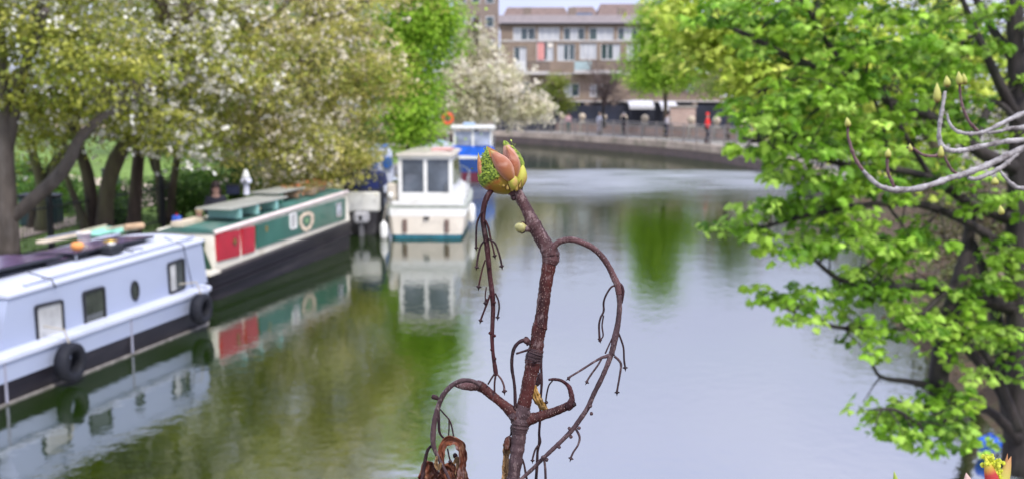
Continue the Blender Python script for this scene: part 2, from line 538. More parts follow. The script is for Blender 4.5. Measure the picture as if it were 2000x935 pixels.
TAN = mat('stained_tan_stone', (.40, .32, .235), rough=.9, var=.3, scale=.8, stain=(.15, .15, .08), stain_amt=.8, stain_scale=.6)
for nm, ed, sg, zt, ch_, cm_ in (('left_quay_wall', LB, 1, .47, .14, STONE), ('far_quay_wall', RB[NR:], -1, .93, .42, TAN)):
    v_, f_ = strip(ed, [0, 0, .38, .38], [-.6, zt - ch_, zt - ch_, -.6], sg)
    struct(MB().add(v_, f_).build(nm, BRICK_D))
    v_, f_ = strip(ed, [-.04, -.04, .46, .46], [zt - ch_ + .002, zt, zt + .004, zt - ch_ + .002], sg)
    struct(MB().add(v_, f_).build(nm.replace('wall', 'coping'), cm_))
v_, f_ = strip(LB, [.46, 2.3], [.452, .452], 1)
for i, q in enumerate(v_): v_[i] = (q[0], q[1], .464)
struct(MB().add(v_, f_).build('towpath', GRAVEL))

# pale park path curving over the lawn
PATH = mat('park_path_sand', (.50, .40, .30), rough=.95, var=.12, scale=2, bump=.2, bscale=50)
def lawn_z(x, y):
    o = float(np.interp(y, [p[1] for p in LB], [p[0] for p in LB])) - x
    return float(np.interp(o, [0, 2.4, 6, 14], [.40, .44, .55, .90])) + (max(0, o - 14) / 490 * .4)
pth = [Vector(p) for p in ((-11.5, 20.5, .4), (-11.3, 24.5, .45), (-11.0, 28.5, .5), (-11.6, 33, .7), (-15.5, 36.5, 1.0), (-24, 38, 1.2), (-45, 36, 1.4))]
pth, _ = catmull(pth, [1] * 7, 6)
PATH_H = []; fs = []
for i, p in enumerate(pth):
    q = pth[min(i + 1, len(pth) - 1)] - pth[max(i - 1, 0)]; nn = Vector((-q.y, q.x, 0)).normalized()
    for s in (-1, -.5, 0, .5, 1):
        x = p.x + nn.x * p.z * s; y = p.y + nn.y * p.z * s; PATH_H.append((x, y, lawn_z(x, y) + .035))
    if i:
        for s in range(4): a = (i - 1) * 5 + s; fs.append((a, a + 5, a + 6, a + 1))
struct(MB().add(PATH_H, fs).build('park_path', PATH))

# grass blades on the lawn near the bank (nobody could count them)
g0 = np.random.default_rng(3)
N = 9000
gy = 11 + 28 * g0.random(N) ** 1.2; gx = np.interp(gy, [p[1] for p in LB], [p[0] for p in LB]) - 2.6 - 11 * g0.random(N) ** 1.1
gz = np.interp(np.interp(gy, [p[1] for p in LB], [p[0] for p in LB]) - gx, [2.4, 6, 14], [.44, .55, .9])
gr = empty('grass_root', (0, 0, 0))
o = foliage('lawn_grass', np.c_[gx, gy, gz], .06 + .07 * g0.random(N), tints(np.arange(N), N, [(.10, .19, .025), (.18, .30, .04), (.25, .34, .07)], g0),
            (np.array([(0, .14, 0), (0, -.14, 0), (1, 0, 0)]), [(0, 1, 2)]), leaf_mat('grass_blade', .4), gr, up=0, droop=-1.5, seed=4)
o.parent = None; bpy.data.objects.remove(gr)
tag(o, 'tufts of short green grass across the park lawn', 'grass', kind='stuff')

# ================================================================== FAR SIDE BUILDINGS
BW = mat('white_painted_frame', (.62, .62, .60), rough=.5, var=.05)
GLASS = mat('window_glass', (.05, .075, .08), rough=.08, var=.4, scale=.6, spec=.8)
BLIND = mat('pale_window_blind', (.46, .47, .48), rough=.7, var=.1)
BR1 = brick_mat('terrace_brick', (.20, .135, .09), (.26, .185, .125), (.28, .25, .21))
BR2 = brick_mat('brown_brick', (.20, .15, .12), (.27, .20, .15), (.25, .22, .19))
SLATE = mat('roof_slate', (.19, .16, .145), rough=.7, var=.2, scale=3)
CONC = mat('pale_concrete', (.50, .47, .44), rough=.85, var=.12, scale=1.5, stain=(.25, .22, .18), stain_amt=.5)
DARK = mat('dark_metal_and_recess_shade', (.02, .022, .032), rough=.7, var=.3)


def wall_grid(mb, x0, x1, z0, z1, ya, yb, holes):
    xs = sorted({x0, x1, *[h[0] for h in holes], *[h[1] for h in holes]}); zs = sorted({z0, z1, *[h[2] for h in holes], *[h[3] for h in holes]})
    xs = [x for x in xs if x0 <= x <= x1]; zs = [z for z in zs if z0 <= z <= z1]
    inh = lambda cx, cz: any(h[0] < cx < h[1] and h[2] < cz < h[3] for h in holes)
    for k in range(len(zs) - 1):
        i = 0
        while i < len(xs) - 1:
            cz = (zs[k] + zs[k + 1]) / 2
            if inh((xs[i] + xs[i + 1]) / 2, cz): i += 1; continue
            j = i
            while j < len(xs) - 1 and not inh((xs[j] + xs[j + 1]) / 2, cz): j += 1
            mb.box(xs[i], xs[j], ya, yb, zs[k], zs[k + 1]); i = j


YB = 100.0
def PX(px): return (px - 1000) / FPX * YB * 1.0
def PZ(py): return A(1000, py, YB).z
bld = empty('brick_terrace', (6, YB, .9), 'long brown brick terrace with rows of white windows and balconies across the canal', 'building')
def w2(h): return (PX(h[0]) - 6, PX(h[1]) - 6, PZ(h[3]) - .9, PZ(h[2]) - .9)
tops = [(1002, 1045), (1050, 1092), (1098, 1140), (1147, 1195), (1202, 1242), (1250, 1292), (1298, 1342), (1350, 1392), (1400, 1442), (1450, 1492), (1500, 1545)]
mids = [(1003, 1028, 92, 143), (1047, 1080, 82, 120), (1087, 1121, 86, 120), (1130, 1163, 85, 117), (1170, 1208, 86, 118), (1220, 1255, 86, 118), (1270, 1300, 86, 128), (1320, 1355, 86, 118), (1374, 1400, 80, 128), (1420, 1455, 86, 118), (1470, 1500, 86, 120), (1510, 1540, 86, 120)]
lows = [(1100, 1130, 163, 190), (1150, 1185, 165, 190), (1010, 1035, 160, 186), (1335, 1352, 150, 180), (1400, 1430, 160, 190), (1460, 1500, 160, 190)]
holes = [w2((a, b, 54, 80)) for a, b in tops] + [w2(h) for h in mids] + [w2(h) for h in lows]
BX0, BX1 = PX(978) - 6, PX(1620) - 6
mb = MB(); wall_grid(mb, BX0, BX1, 2.55, PZ(47) - .9, -.25, .15, holes)
mb.box(BX0, BX1, .16, 9, 2.55, PZ(47) - .9)
for k in range(13):       # piers at ground level
    x = BX0 + .3 + (BX1 - BX0 - .8) * k / 12; mb.box(x, x + .45, -.24, .4, 0, 2.545)
mb.box(BX0, BX1, 2.2, 9, 0, 2.545)
mb.build('wall', BR1, bld)
mb = MB()
for zz in (PZ(81) - .95, PZ(144) - 1.0, 2.48): mb.box(BX0 - .02, BX1 + .02, -.30, -.252, zz, zz + .14)
mb.build('string_course', CONC, bld)
mb = MB(); mb.box(BX0, BX1, 2.15, 2.195, 0, 2.54); mb.build('ground_floor_recess', DARK, bld)  # dark sheet puts the recess's shade into colour on its back wall
for k, (c, nm) in enumerate([((.03, .10, .16), 'door'), ((.16, .03, .03), 'door'), ((.03, .11, .15), 'door'), ((.10, .09, .09), 'garage_door')] * 4):
    x = BX0 + 1.0 + k * (BX1 - BX0 - 2) / 16
    MB().box(x, x + 1.2, 2.05, 2.14, 0, 2.05).build(nm, mat('door_paint_%d' % (k % 4), c, rough=.5), bld)
for i, h in enumerate(holes):
    x0, x1, z0, z1 = h; fr = MB(); t = .09; r = i
    n = 3 if x1 - x0 > 1.6 else 2
    fr.box(x0 + .002, x1 - .002, -.14, -.06, z0 + .002, z0 + t); fr.box(x0 + .002, x1 - .002, -.14, -.06, z1 - t, z1 - .002)
    for k in range(n + 1):
        xx = x0 + .002 + (x1 - x0 - t - .004) * k / n; fr.box(xx, xx + t, -.139, -.061, z0 + t, z1 - t)
    f = fr.build('window', BW, bld)
    kinds = random.Random(i * 7 + 1)
    for k in range(n):
        a = x0 + t + (x1 - x0 - t) * k / n; b = x0 + (x1 - x0 - t) * (k + 1) / n
        m_ = BLIND if kinds.random() < .5 else GLASS
        if i == 1: m_ = BLIND
        if h[3] - h[2] > 2.2: zz = z0 + (z1 - z0) * .45; MB().box(a, b, -.12, -.07, z0 + t, zz).build('door_panel', BW, f)
        else: zz = z0 + t
        MB().box(a, b, -.10, -.08, zz, z1 - t).build('pane', m_, f)
# pink and cream curtains in one flat
x0, x1, z0, z1 = w2((1047, 1080, 82, 120))
MB().box(x0 + .1, x0 + .75, -.2, -.15, z0 + .1, z1 - .08).build('curtain', mat('pink_curtain', (.62, .27, .24), rough=.9), bld)
MB().box(x1 - .6, x1 - .1, -.2, -.15, z1 - .55, z1 - .08).build('curtain', mat('cream_curtain', (.72, .66, .56), rough=.9), bld)
# balconies
for (a, b, zt, zb, kind) in ((1027, 1072, 118, 140, 'slab'), (1118, 1152, 121, 138, 'glass'), (1152, 1210, 120, 138, 'slab'), (1240, 1290, 120, 140, 'slab'), (1330, 1372, 120, 140, 'glass'), (1440, 1480, 120, 140, 'slab')):
    X0, X1, Z0, Z1 = w2((a, b, zt, zb))
    bl = MB().box(X0, X1, -1.5, -.302, Z0 - .34, Z0 - .02).build('balcony', CONC, bld)
    rl = MB()
    if kind == 'glass': rl.box(X0 + .03, X1 - .03, -1.48, -1.44, Z0 - .018, Z0 + .8); rl.build('balcony_screen', mat('balcony_glass', (.35, .45, .45), rough=.2), bl)
    else:
        for k in range(14): xx = X0 + .05 + (X1 - X0 - .12) * k / 13; rl.box(xx, xx + .04, -1.47, -1.43, Z0 - .018, Z0 + .8)
        rl.box(X0 + .03, X1 - .03, -1.49, -1.41, Z0 + .8, Z0 + .86); rl.build('railing', DARK, bl)
# roof: low parapet with slate mansard behind
ZR = PZ(47) - .9
mb = MB(); mb.add([(BX0 - .2, -.55, ZR + .002), (BX1 + .2, -.55, ZR + .002), (BX1 + .2, 1.6, ZR + .95), (BX0 - .2, 1.6, ZR + .95), (BX0 - .2, 7.5, ZR + 1.3), (BX1 + .2, 7.5, ZR + 1.3), (BX0 - .2, 9.2, ZR + .002), (BX1 + .2, 9.2, ZR + .002)],
                  [(0, 1, 2, 3), (3, 2, 5, 4), (4, 5, 7, 6), (0, 3, 4, 6), (1, 7, 5, 2), (0, 6, 7, 1)])
rf = mb.build('roof', SLATE, bld)
for px in (1030, 1118, 1215, 1300, 1400, 1500):
    MB().box(PX(px) - 6.4, PX(px) - 5.6, 2.2, 3.0, ZR + .6, ZR + 1.75, .04).build('chimney', BR2, rf)
mb = MB(); mb.tube([(BX0, -.62, ZR - .04), (BX1, -.62, ZR - .04)], .08, 6); mb.build('gutter', DARK, bld)

# houses rising behind the terrace
def back_house(name, label, px0, px1, y, pytop, pyeave, wallm, roofm, dorm=()):
    k = y / YB
    X0 = (px0 - 1000) / FPX * y; X1 = (px1 - 1000) / FPX * y; zt = A(1000, pytop, y).z; ze = A(1000, pyeave, y).z
    e = empty(name, ((X0 + X1) / 2, y, .9), label, 'building'); cx = (X0 + X1) / 2
    MB().box(X0 - cx, X1 - cx, 0, 8, 0, ze - .9).build('wall', wallm, e)
    a, b = X0 - cx - .3, X1 - cx + .3; z0 = ze - .9; z1 = zt - .9
    MB().add([(a, -.4, z0 + .003), (b, -.4, z0 + .003), (b, 8.4, z0 + .003), (a, 8.4, z0 + .003), (a + .7, 4, z1), (b - .7, 4, z1)],
             [(0, 1, 5, 4), (2, 3, 4, 5), (0, 4, 3), (1, 2, 5), (0, 3, 2, 1)]).build('roof', roofm, e)
    for q in range(max(1, int((X1 - X0) / 3.2))):
        xx = X0 - cx + 1.0 + q * 3.2
        fr = MB().box(xx, xx + 1.2, -.06, -.003, ze - 2.6, ze - 1.2).build('window', BW, e)
        MB().box(xx + .1, xx + 1.1, -.09, -.062, ze - 2.5, ze - 1.3).build('pane', GLASS, fr)
    return e, X0, X1
TILE = mat('brown_roof_tile', (.16, .11, .085), rough=.85, var=.25, scale=2)
back_house('distant_house', 'brown roofed house rising behind the terrace beside the blossom tree', 984, 1110, 122, 9, 40, BR2, TILE)
back_house('distant_house', 'narrow brown gabled house behind the middle of the terrace roof', 1113, 1166, 126, 8, 36, BR2, TILE)
eh, xa, xb = back_house('distant_house', 'house behind the terrace with a blue grey dormer and pale windows', 1168, 1290, 121, 2, 34, BR2, TILE)
dm = MB().box(-6.9, -4.6, -.9, 3.2, 10.5, 12.6).build('dormer', mat('blue_grey_cladding', (.13, .17, .25), rough=.6), eh)
for s in (-6.7, -5.5): MB().box(s, s + .7, -.98, -.905, 10.9, 12.3).build('pane', BLIND, dm)
tw = empty('brick_tower_block', (-4.4, 135, .9), 'tall plain brown brick tower block rising behind the blossom tree', 'building')
mb = MB(); mb.box(-3.2, 2.6, 0, 8, 0, 22); mb.build('wall', BR2, tw)
for zi in range(6):
    for xi in range(3):
        f = MB().box(-2.6 + xi * 1.8, -1.5 + xi * 1.8, -.06, -.003, 3 + zi * 3, 4.4 + zi * 3).build('window', BW, tw)
        MB().box(-2.5 + xi * 1.8, -1.6 + xi * 1.8, -.09, -.062, 3.1 + zi * 3, 4.3 + zi * 3).build('pane', GLASS, f)

# cafe awnings and the hoarding in front of the terrace
def awning(px0, px1, y, zt, label):
    X0, X1 = (px0 - 1000) / FPX * y, (px1 - 1000) / FPX * y; c = (X0 + X1) / 2
    e = empty('awning', (c, y, .9), label, 'awning', 'white awnings along the promenade')
    a, b = X0 - c, X1 - c
    MB().add([(a, 0, zt - .45), (b, 0, zt - .45), (b, 1.8, zt), (a, 1.8, zt), (a, 0, zt - .75), (b, 0, zt - .75), (b, 1.8, zt - .06), (a, 1.8, zt - .06)],
             [(0, 1, 2, 3), (0, 4, 5, 1), (4, 7, 6, 5), (0, 3, 7, 4), (1, 5, 6, 2), (3, 2, 6, 7)]).build('canvas', mat('awning_canvas', (.48, .47, .46), rough=.8), e)
    for x in (a + .08, b - .08): MB().tube([(x, .1, 0), (x, .1, zt - .5)], .035, 6).build('post', DARK, e)
awning(1228, 1276, 88, 2.65, 'white cafe awning beside the bright green tree trunk')
awning(1290, 1322, 88, 2.55, 'shorter white cafe awning next to the brick pier')
hd = empty('hoarding', (2, 90, .9), 'long dark navy hoarding, fence and painted shadow in one, behind the promenade wall', 'hoarding')
mb = MB()
for k in range(26):
    x = -3.5 + k * 1.25
    mb.box(x, x + 1.22, -.03, .03, .05, 2.25)
mb.build('panel', mat('navy_fence_and_shade', (.012, .015, .028), rough=.5, var=.5, scale=.5), hd)  # fence and the shadows around it painted as one near-black band
for k in range(27): MB().tube([(-3.51 + k * 1.25, .06, 0), (-3.51 + k * 1.25, .06, 2.3)], .04, 6).build('post', DARK, hd)
pier = empty('brick_pier_wall', (13.5, 82, .9), 'plain pinkish brick wall end behind the promenade, right of the awnings', 'wall')
MB().box(-.9, 1.1, 0, .5, 0, 2.1).build('brickwork', brick_mat('pink_brick', (.40, .27, .22), (.46, .32, .26), (.4, .36, .32)), pier)
MB().box(-1.0, 1.2, -.08, .58, 2.102, 2.22).build('coping', STONE, pier)

# promenade railing following the quay, low brick wall with ball finials behind it
RAILM = mat('railing_grey_metal', (.22, .20, .18), rough=.5, var=.2)
def offset_line(edge, off, sgn=-1):
    E = [Vector(e) for e in edge]; out = []
    for i, p in enumerate(E):
        t = (E[min(i + 1, len(E) - 1)] - E[max(i - 1, 0)]).normalized(); out.append(p + Vector((-t.y, t.x)) * sgn * off)
    return out
def walk(line, step, s0=0.0):
    out = []; s = s0
    L = [0]
    for i in range(len(line) - 1): L.append(L[-1] + (line[i + 1] - line[i]).length)
    while s < L[-1]:
        i = max(k for k in range(len(L)) if L[k] <= s); i = min(i, len(line) - 2)
        f = (s - L[i]) / (L[i + 1] - L[i]); out.append((line[i].lerp(line[i + 1], f), (line[i + 1] - line[i]).normalized())); s += step
    return out
rl = offset_line(RB[NR:NR + 9], .3)
rail = empty('promenade_railing', (10, 67, .9), 'grey metal railing along the edge of the curving promenade', 'railing')
mb = MB()
for h in (.42, .80, 1.15): mb.tube([(p.x, p.y, .93 + h) for p in rl], .028, 6)
mb.build('rails', RAILM, rail, world=True)
for p, t in walk(rl, 1.9):
    mb = MB(); mb.box(p.x - .05, p.x + .05, p.y - .05, p.y + .05, .935, 2.14, .015); mb.build('post', RAILM, rail, world=True)
wl_ = offset_line(RB[NR + 2:NR + 10], 5.0)
lw = empty('promenade_wall', (wl_[2].x, wl_[2].y, .92), 'low pinkish brick wall with pale coping behind the promenade', 'wall')
mb = MB(); mc = MB()
for i in range(len(wl_) - 1):
    a, b = wl_[i], wl_[i + 1]; t = (b - a).normalized(); n_ = Vector((-t.y, t.x))
    for mbx, hw, z0, z1 in ((mb, .15, .92, 1.62), (mc, .21, 1.622, 1.70)):
        q = [a + n_ * hw, a - n_ * hw, b - n_ * hw, b + n_ * hw]
        mbx.prism([(v.x, v.y) for v in q], z0, z1)
mb.build('brickwork', brick_mat('low_wall_brick', (.42, .27, .19), (.50, .34, .25), (.42, .37, .32)), lw, world=True)
mc.build('coping', STONE, lw, world=True)
FIN = mat('pale_stone_ball', (.46, .38, .28), rough=.8, var=.15)
FINL = ['dark gap', '']
spots = [q for q in walk(wl_, 3.05, 1.0)]
for k, (p, t) in enumerate(spots):
    e = empty('stone_ball_finial', (p.x, p.y, .92), 'pale stone ball on a short pier of the promenade wall', 'finial', 'stone balls along the promenade wall')
    MB().box(-.24, .24, -.24, .24, 0, .9, .02).build('pier', STONE, e)
    MB().lathe((0, 0, .9), [(.10, 0), (.13, .05), (.10, .09), (.24, .2), (.30, .36), (.26, .52), (.14, .63), (.02, .66)], 12).build('ball', FIN, e, smooth=True)

# life ring posts
def life_ring(loc, label, h=1.75):
    e = empty('life_ring_post', loc, label, 'life ring', 'orange life rings on posts')
    MB().tube([(0, 0, 0), (0, 0, h + .1)], .045, 8).build('post', mat('galvanised_post', (.42, .42, .42), rough=.5), e)
    MB().torus((0, -.12, h), .27, .085, axis='y').build('ring', mat('life_ring_orange', (.75, .09, .03), rough=.45), e, smooth=True)
    MB().box(-.06, .06, -.05, -.02, h - .3, h + .3).build('bracket', DARK, e)
life_ring((-3.65, 58.5, .44), 'orange life ring on a post under the blossom tree, beyond the blue cruiser', 2.1)

# ================================================================== TREES
BARK = mat('tree_bark', (.085, .062, .045), rough=.95, var=.45, scale=5, bump=1.0, bscale=14, stretch=(1, 1, .25), stain=(.11, .12, .04), stain_amt=.8, stain_scale=1.0)
BARKG = mat('grey_bark', (.085, .07, .058), rough=.95, var=.35, scale=5, bump=.9, bscale=12, stretch=(1, 1, .3), stain=(.20, .18, .165), stain_amt=.4, stain_scale=1.6)
BARKD = mat('dark_wet_bark', (.030, .023, .020), rough=.8, var=.45, scale=6, bump=1.0, bscale=16, stretch=(1, 1, .3), stain=(.05, .055, .03), stain_amt=.7, stain_scale=2)
LEAF = leaf_mat('leaf_translucent', .42)
PETAL = leaf_mat('petal', .25, .7)


def limb(mb, a, b, r0, r1, sag=.0, wig=.15, n=6, seg=7, rr=None):
    rr = rr or rnd
    a, b = Vector(a), Vector(b); L = (b - a).length; pts = []
    for i in range(n + 1):
        t = i / n; p = a.lerp(b, t); p.z += sag * L * 4 * t * (1 - t)
        if 0 < i < n: p += Vector((rr.uniform(-1, 1), rr.uniform(-1, 1), rr.uniform(-1, 1))) * wig * L / n
        pts.append(p)
    mb.tube(pts, [r0 + (r1 - r0) * (i / n) for i in range(n + 1)], seg, smooth=2)
    return pts


def E(px, py, d, rx, ry, rd, n):
    """an ellipsoid of foliage: centre seen at px,py at distance d, radii in photo pixels, rd metres deep, n twig clusters"""
    return (A(px, py, d), (rx * d / FPX, rd, ry * d / FPX), n)


CH = dict()
def tree(name, label, base, trunks, ells, palette, size=.07, per=22, spread=.22, bark=None, group=None, blossom=0.0, bpal=None, bsize=.045,
         limbs=14, lr=.05, seed=1, up=.55, droop=.25, tmpl=None, cat='tree', trans=None, root=None, shell=.35, fork=None):
    g = np.random.default_rng(seed); rr = random.Random(seed)
    e = empty(name, base, label, cat, group)
    mb = MB()
    for t in trunks: mb.tube([t_[0] for t_ in t], [t_[1] for t_ in t], 9, smooth=3)
    mb.build('trunk', bark or BARK, e, smooth=True, world=True)
    global FLAT
    ch = name == 'cherry_tree'
    per = int(per * (1.6 if ch else 1.35)); size *= 1.1 if ch else 1.25; bsize *= 1.35; spread *= .92 if ch else 1.05
    FLAT = (1.5, 1.2, .42) if ch else (1, 1, .6)
    ells = [(c, r, int(n * (.78 if ch else 1.2))) for c, r, n in ells]
    P, O, ids, C = clusters(ells, per, spread, g, shell)
    mb = MB(); fk = [Vector(f) for f in (fork or [t[-1][0] for t in trunks])]
    for k in range(limbs):
        c = Vector(C[rr.randrange(len(C))]); f = min(fk, key=lambda q: (q - c).length)
        p = limb(mb, f, c, lr * (1.3 if ch else 1), lr * .3, sag=.05, rr=rr)
        for _ in range(3):
            s = p[rr.randint(1, 4)]; c2 = Vector(C[int(np.argmin(((C - np.array(s + (c - f) * .3 + Vector((rr.uniform(-1, 1), rr.uniform(-1, 1), rr.uniform(-.6, 1))) * .8)) ** 2).sum(1)))])
            limb(mb, s, c2, lr * .4, lr * .1, n=4, seg=5, rr=rr)
    if limbs: mb.build('branches', bark or BARK, e, smooth=True, world=True)
    col_ = tints(ids, len(C), palette, g)
    sz = size * (.65 + .7 * g.random(len(P)))
    foliage('foliage', P, sz, col_, tmpl or tmpl_simple(), LEAF, e, up=up, out=O, droop=droop, seed=seed)
    if blossom:
        nb = max(1, int(len(P) * blossom))
        # blossom sits in bunches: pick a subset of clusters
        cid = g.permutation(len(C))[:max(1, int(len(C) * .45))]
        ch = g.choice(cid, size=nb // 5 + 1); cc = C[ch] + g.normal(size=(len(ch), 3)) * spread * 1.1
        q = np.repeat(np.arange(len(cc)), 5)
        Pb = cc[q] + g.normal(size=(len(q), 3)) * .05
        foliage('blossom', Pb, bsize * (.8 + .5 * g.random(len(Pb))), tints(q, len(cc), bpal or [(.86, .84, .76), (.78, .74, .64)], g, .08),
                tmpl_blossom(), PETAL, e, up=.2, droop=0, seed=seed + 1)
    return e


OLIVE = [(.06, .075, .012), (.31, .34, .035), (.54, .54, .10), (.12, .18, .02), (.60, .56, .14), (.34, .42, .045), (.07, .085, .015)]
OLIVE2 = [(.09, .09, .02), (.40, .40, .07), (.62, .58, .14), (.16, .22, .03), (.64, .55, .19), (.42, .46, .08), (.10, .12, .025)]
GREEN = [(.12, .26, .02), (.27, .46, .03), (.42, .62, .06), (.20, .38, .025)]
BUSH = [(.03, .08, .01), (.07, .17, .02), (.14, .28, .03), (.06, .13, .015)]
BLOS = [(.56, .52, .34), (.76, .71, .52), (.64, .62, .38), (.36, .38, .16)]

def TP(px, py, d, wpx): return (A(px, py, d), wpx * d / FPX / 2)

# --- left bank, near to far
d = 19.0
tree('cherry_tree', 'grey barked tree with a thick branch leaning toward the lilac boat, behind the iron fence', G(16, 492, .46),
     [[TP(14, 500, d, 52), TP(14, 430, d, 44), TP(10, 330, d, 38), TP(6, 180, d, 30), TP(-4, 40, d, 24), TP(-10, -120, d, 18)],
      [TP(22, 428, d, 24), TP(62, 392, d, 27), TP(108, 350, d, 27), TP(136, 312, d, 25), TP(155, 272, d, 21), TP(205, 225, d + .4, 16), TP(300, 170, d + .6, 10)],
      [TP(14, 300, d, 24), TP(50, 120, d, 18), TP(80, 10, d - .4, 14), TP(150, -60, d - .8, 10)],
      [TP(20, 170, d - .2, 12), TP(70, 90, d - 1, 10), TP(90, 20, d - 1.5, 8)]],
     [E(60, 40, d, 150, 110, 1.6, 130), E(40, 190, d + .5, 120, 70, 1.2, 80), E(170, 120, d - 1, 120, 90, 1.2, 90), E(-80, -60, d, 160, 160, 1.6, 60), E(110, -140, d - .5, 200, 110, 2, 110), E(60, 262, d + 1.5, 70, 30, .8, 20)],
     OLIVE, size=.085, per=34, spread=.24, bark=BARKG, blossom=.10, limbs=16, lr=.05, seed=21)
d = 22.0
tree('cherry_tree', 'mossy leaning cherry tree thick with white blossom, beside the lilac boat roof', G(205, 452, .5),
     [[TP(203, 462, d, 40), TP(206, 410, d, 32), TP(212, 360, d, 30), TP(228, 310, d, 32), TP(258, 262, d - .2, 22), TP(300, 190, d - .5, 18), TP(330, 60, d - 1, 14)],
      [TP(188, 455, d + .2, 30), TP(180, 400, d + .2, 26), TP(170, 335, d + .2, 24), TP(150, 270, d, 20), TP(140, 160, d - .3, 16), TP(130, 20, d - .3, 12)],
      [TP(170, 452, d - .1, 22), TP(150, 398, d - .1, 15), TP(130, 345, d - .1, 10), TP(120, 300, d, 6)]],
     [E(210, 170, d - 1, 130, 80, 1.6, 120), E(300, 90, d - 1, 150, 110, 1.6, 140), E(240, 262, d - .6, 80, 22, .8, 20), E(330, 240, d - 1, 100, 60, 1.2, 70), E(250, -60, d, 230, 110, 2.2, 130), E(130, 60, d, 130, 100, 1.2, 60)],
     OLIVE, size=.075, per=34, spread=.24, blossom=.24, bsize=.07, limbs=22, lr=.05, seed=22)
tree('cherry_tree', 'dark slender forked tree just behind the leaning grey branch', G(84, 445, .55),
     [[TP(84, 452, 24, 34), TP(86, 400, 24, 26), TP(78, 350, 24, 20), TP(62, 290, 24, 16), TP(50, 220, 24, 10)], [TP(86, 405, 24, 20), TP(100, 350, 24, 15), TP(118, 300, 24, 12), TP(140, 240, 24, 8)], [TP(60, 452, 24.4, 16), TP(66, 400, 24.4, 12), TP(92, 345, 24.4, 8)]],
     [E(70, 265, 24, 90, 24, 1, 26), E(110, 200, 24.5, 110, 60, 1.4, 50), E(60, 320, 24.5, 26, 20, .5, 5), E(125, 318, 24.2, 22, 16, .5, 4)],
     OLIVE, size=.08, per=30, spread=.24, blossom=.08, bsize=.055, limbs=16, lr=.035, seed=28)
tree('cherry_tree', 'upright tree with one dark and one mossy trunk side between fence and hedge', G(264, 448, .5),
     [[TP(262, 458, 23, 32), TP(264, 400, 23, 26), TP(268, 340, 23, 24), TP(274, 280, 23, 22), TP(290, 180, 22.5, 16), TP(330, 60, 22, 10)]],
     [E(340, 280, 22.5, 80, 22, .9, 26), E(420, 150, 22.5, 120, 100, 1.4, 110), E(400, 30, 23, 160, 90, 1.6, 90)],
     OLIVE, size=.075, per=32, spread=.24, blossom=.16, bsize=.06, limbs=20, lr=.04, seed=23)
d = 25.5
tree('cherry_tree', 'slim many stemmed tree in cream blossom overhanging the green narrowboat', G(322, 432, .5),
     [[TP(330, 436, d, 16), TP(336, 380, d, 15), TP(346, 310, d, 14), TP(362, 250, d, 12), TP(420, 160, d - .6, 10)],
      [TP(318, 436, d, 18), TP(312, 380, d, 14), TP(306, 310, d, 13), TP(300, 220, d, 10)],
      [TP(345, 434, d + .3, 14), TP(330, 370, d + .3, 12), TP(300, 330, d + .3, 9), TP(290, 280, d, 7)]],
     [E(470, 220, d - 1, 130, 80, 1.6, 140), E(560, 120, d - 1, 130, 90, 1.5, 130), E(480, 300, d - 1.4, 110, 34, .9, 36), E(580, 270, d - 1.2, 90, 60, 1.1, 80), E(540, 10, d, 190, 90, 2, 130), E(560, -140, d, 220, 90, 2, 80), E(440, 200, d + 2, 120, 120, 1, 60)],
     OLIVE2, size=.075, per=32, spread=.25, blossom=.20, bsize=.062, bpal=[(.80, .74, .60), (.76, .68, .54)], limbs=26, lr=.045, seed=24)
d = 29.0
tree('cherry_tree', 'large olive tree in faded pinkish blossom hanging low over the navy boat', G(612, 380, .5),
     [[TP(606, 396, d, 34), TP(612, 330, d, 28), TP(600, 250, d, 24), TP(590, 150, d, 20), TP(600, 30, d, 14)]],
     [E(660, 200, d - 1, 110, 80, 1.5, 130), E(730, 150, d - 1, 62, 70, 1.2, 60), E(640, 320, d - 1.5, 80, 50, 1.1, 80), E(700, 290, d - 1.3, 44, 48, .9, 46), E(610, 360, d - 2, 66, 26, .7, 34), E(640, 60, d, 140, 90, 1.8, 130), E(700, -30, d + 1, 130, 90, 2, 90), E(600, -160, d, 200, 90, 2.4, 80), E(560, 250, d, 90, 90, 1.6, 60), E(520, 345, d - 1.5, 60, 26, .7, 20)],
     OLIVE2, size=.08, per=32, spread=.27, blossom=.16, bsize=.066, bpal=[(.72, .62, .40), (.80, .74, .56)], limbs=30, lr=.06, seed=25)

# bright fresh green tree behind
d = 42
tree('lime_tree', 'tall bright fresh green tree between the olive blossom trees and the white blossom tree', G(800, 300, .5),
     [[TP(802, 318, d, 20), TP(800, 250, d, 17), TP(798, 160, d, 14), TP(800, 20, d, 10), TP(800, -120, d, 6)]],
     [E(820, 60, d, 80, 80, 2.4, 150), E(800, 190, d - .5, 62, 70, 1.8, 130), E(805, 255, d - 1, 48, 28, 1.2, 44), E(855, 30, d, 36, 50, 1.2, 50), E(770, -60, d, 110, 100, 2.6, 130), E(780, 110, d + 1, 70, 110, 1.6, 90), E(800, -170, d, 80, 60, 2, 60)],
     GREEN, size=.13, per=34, spread=.36, limbs=12, lr=.07, seed=31)
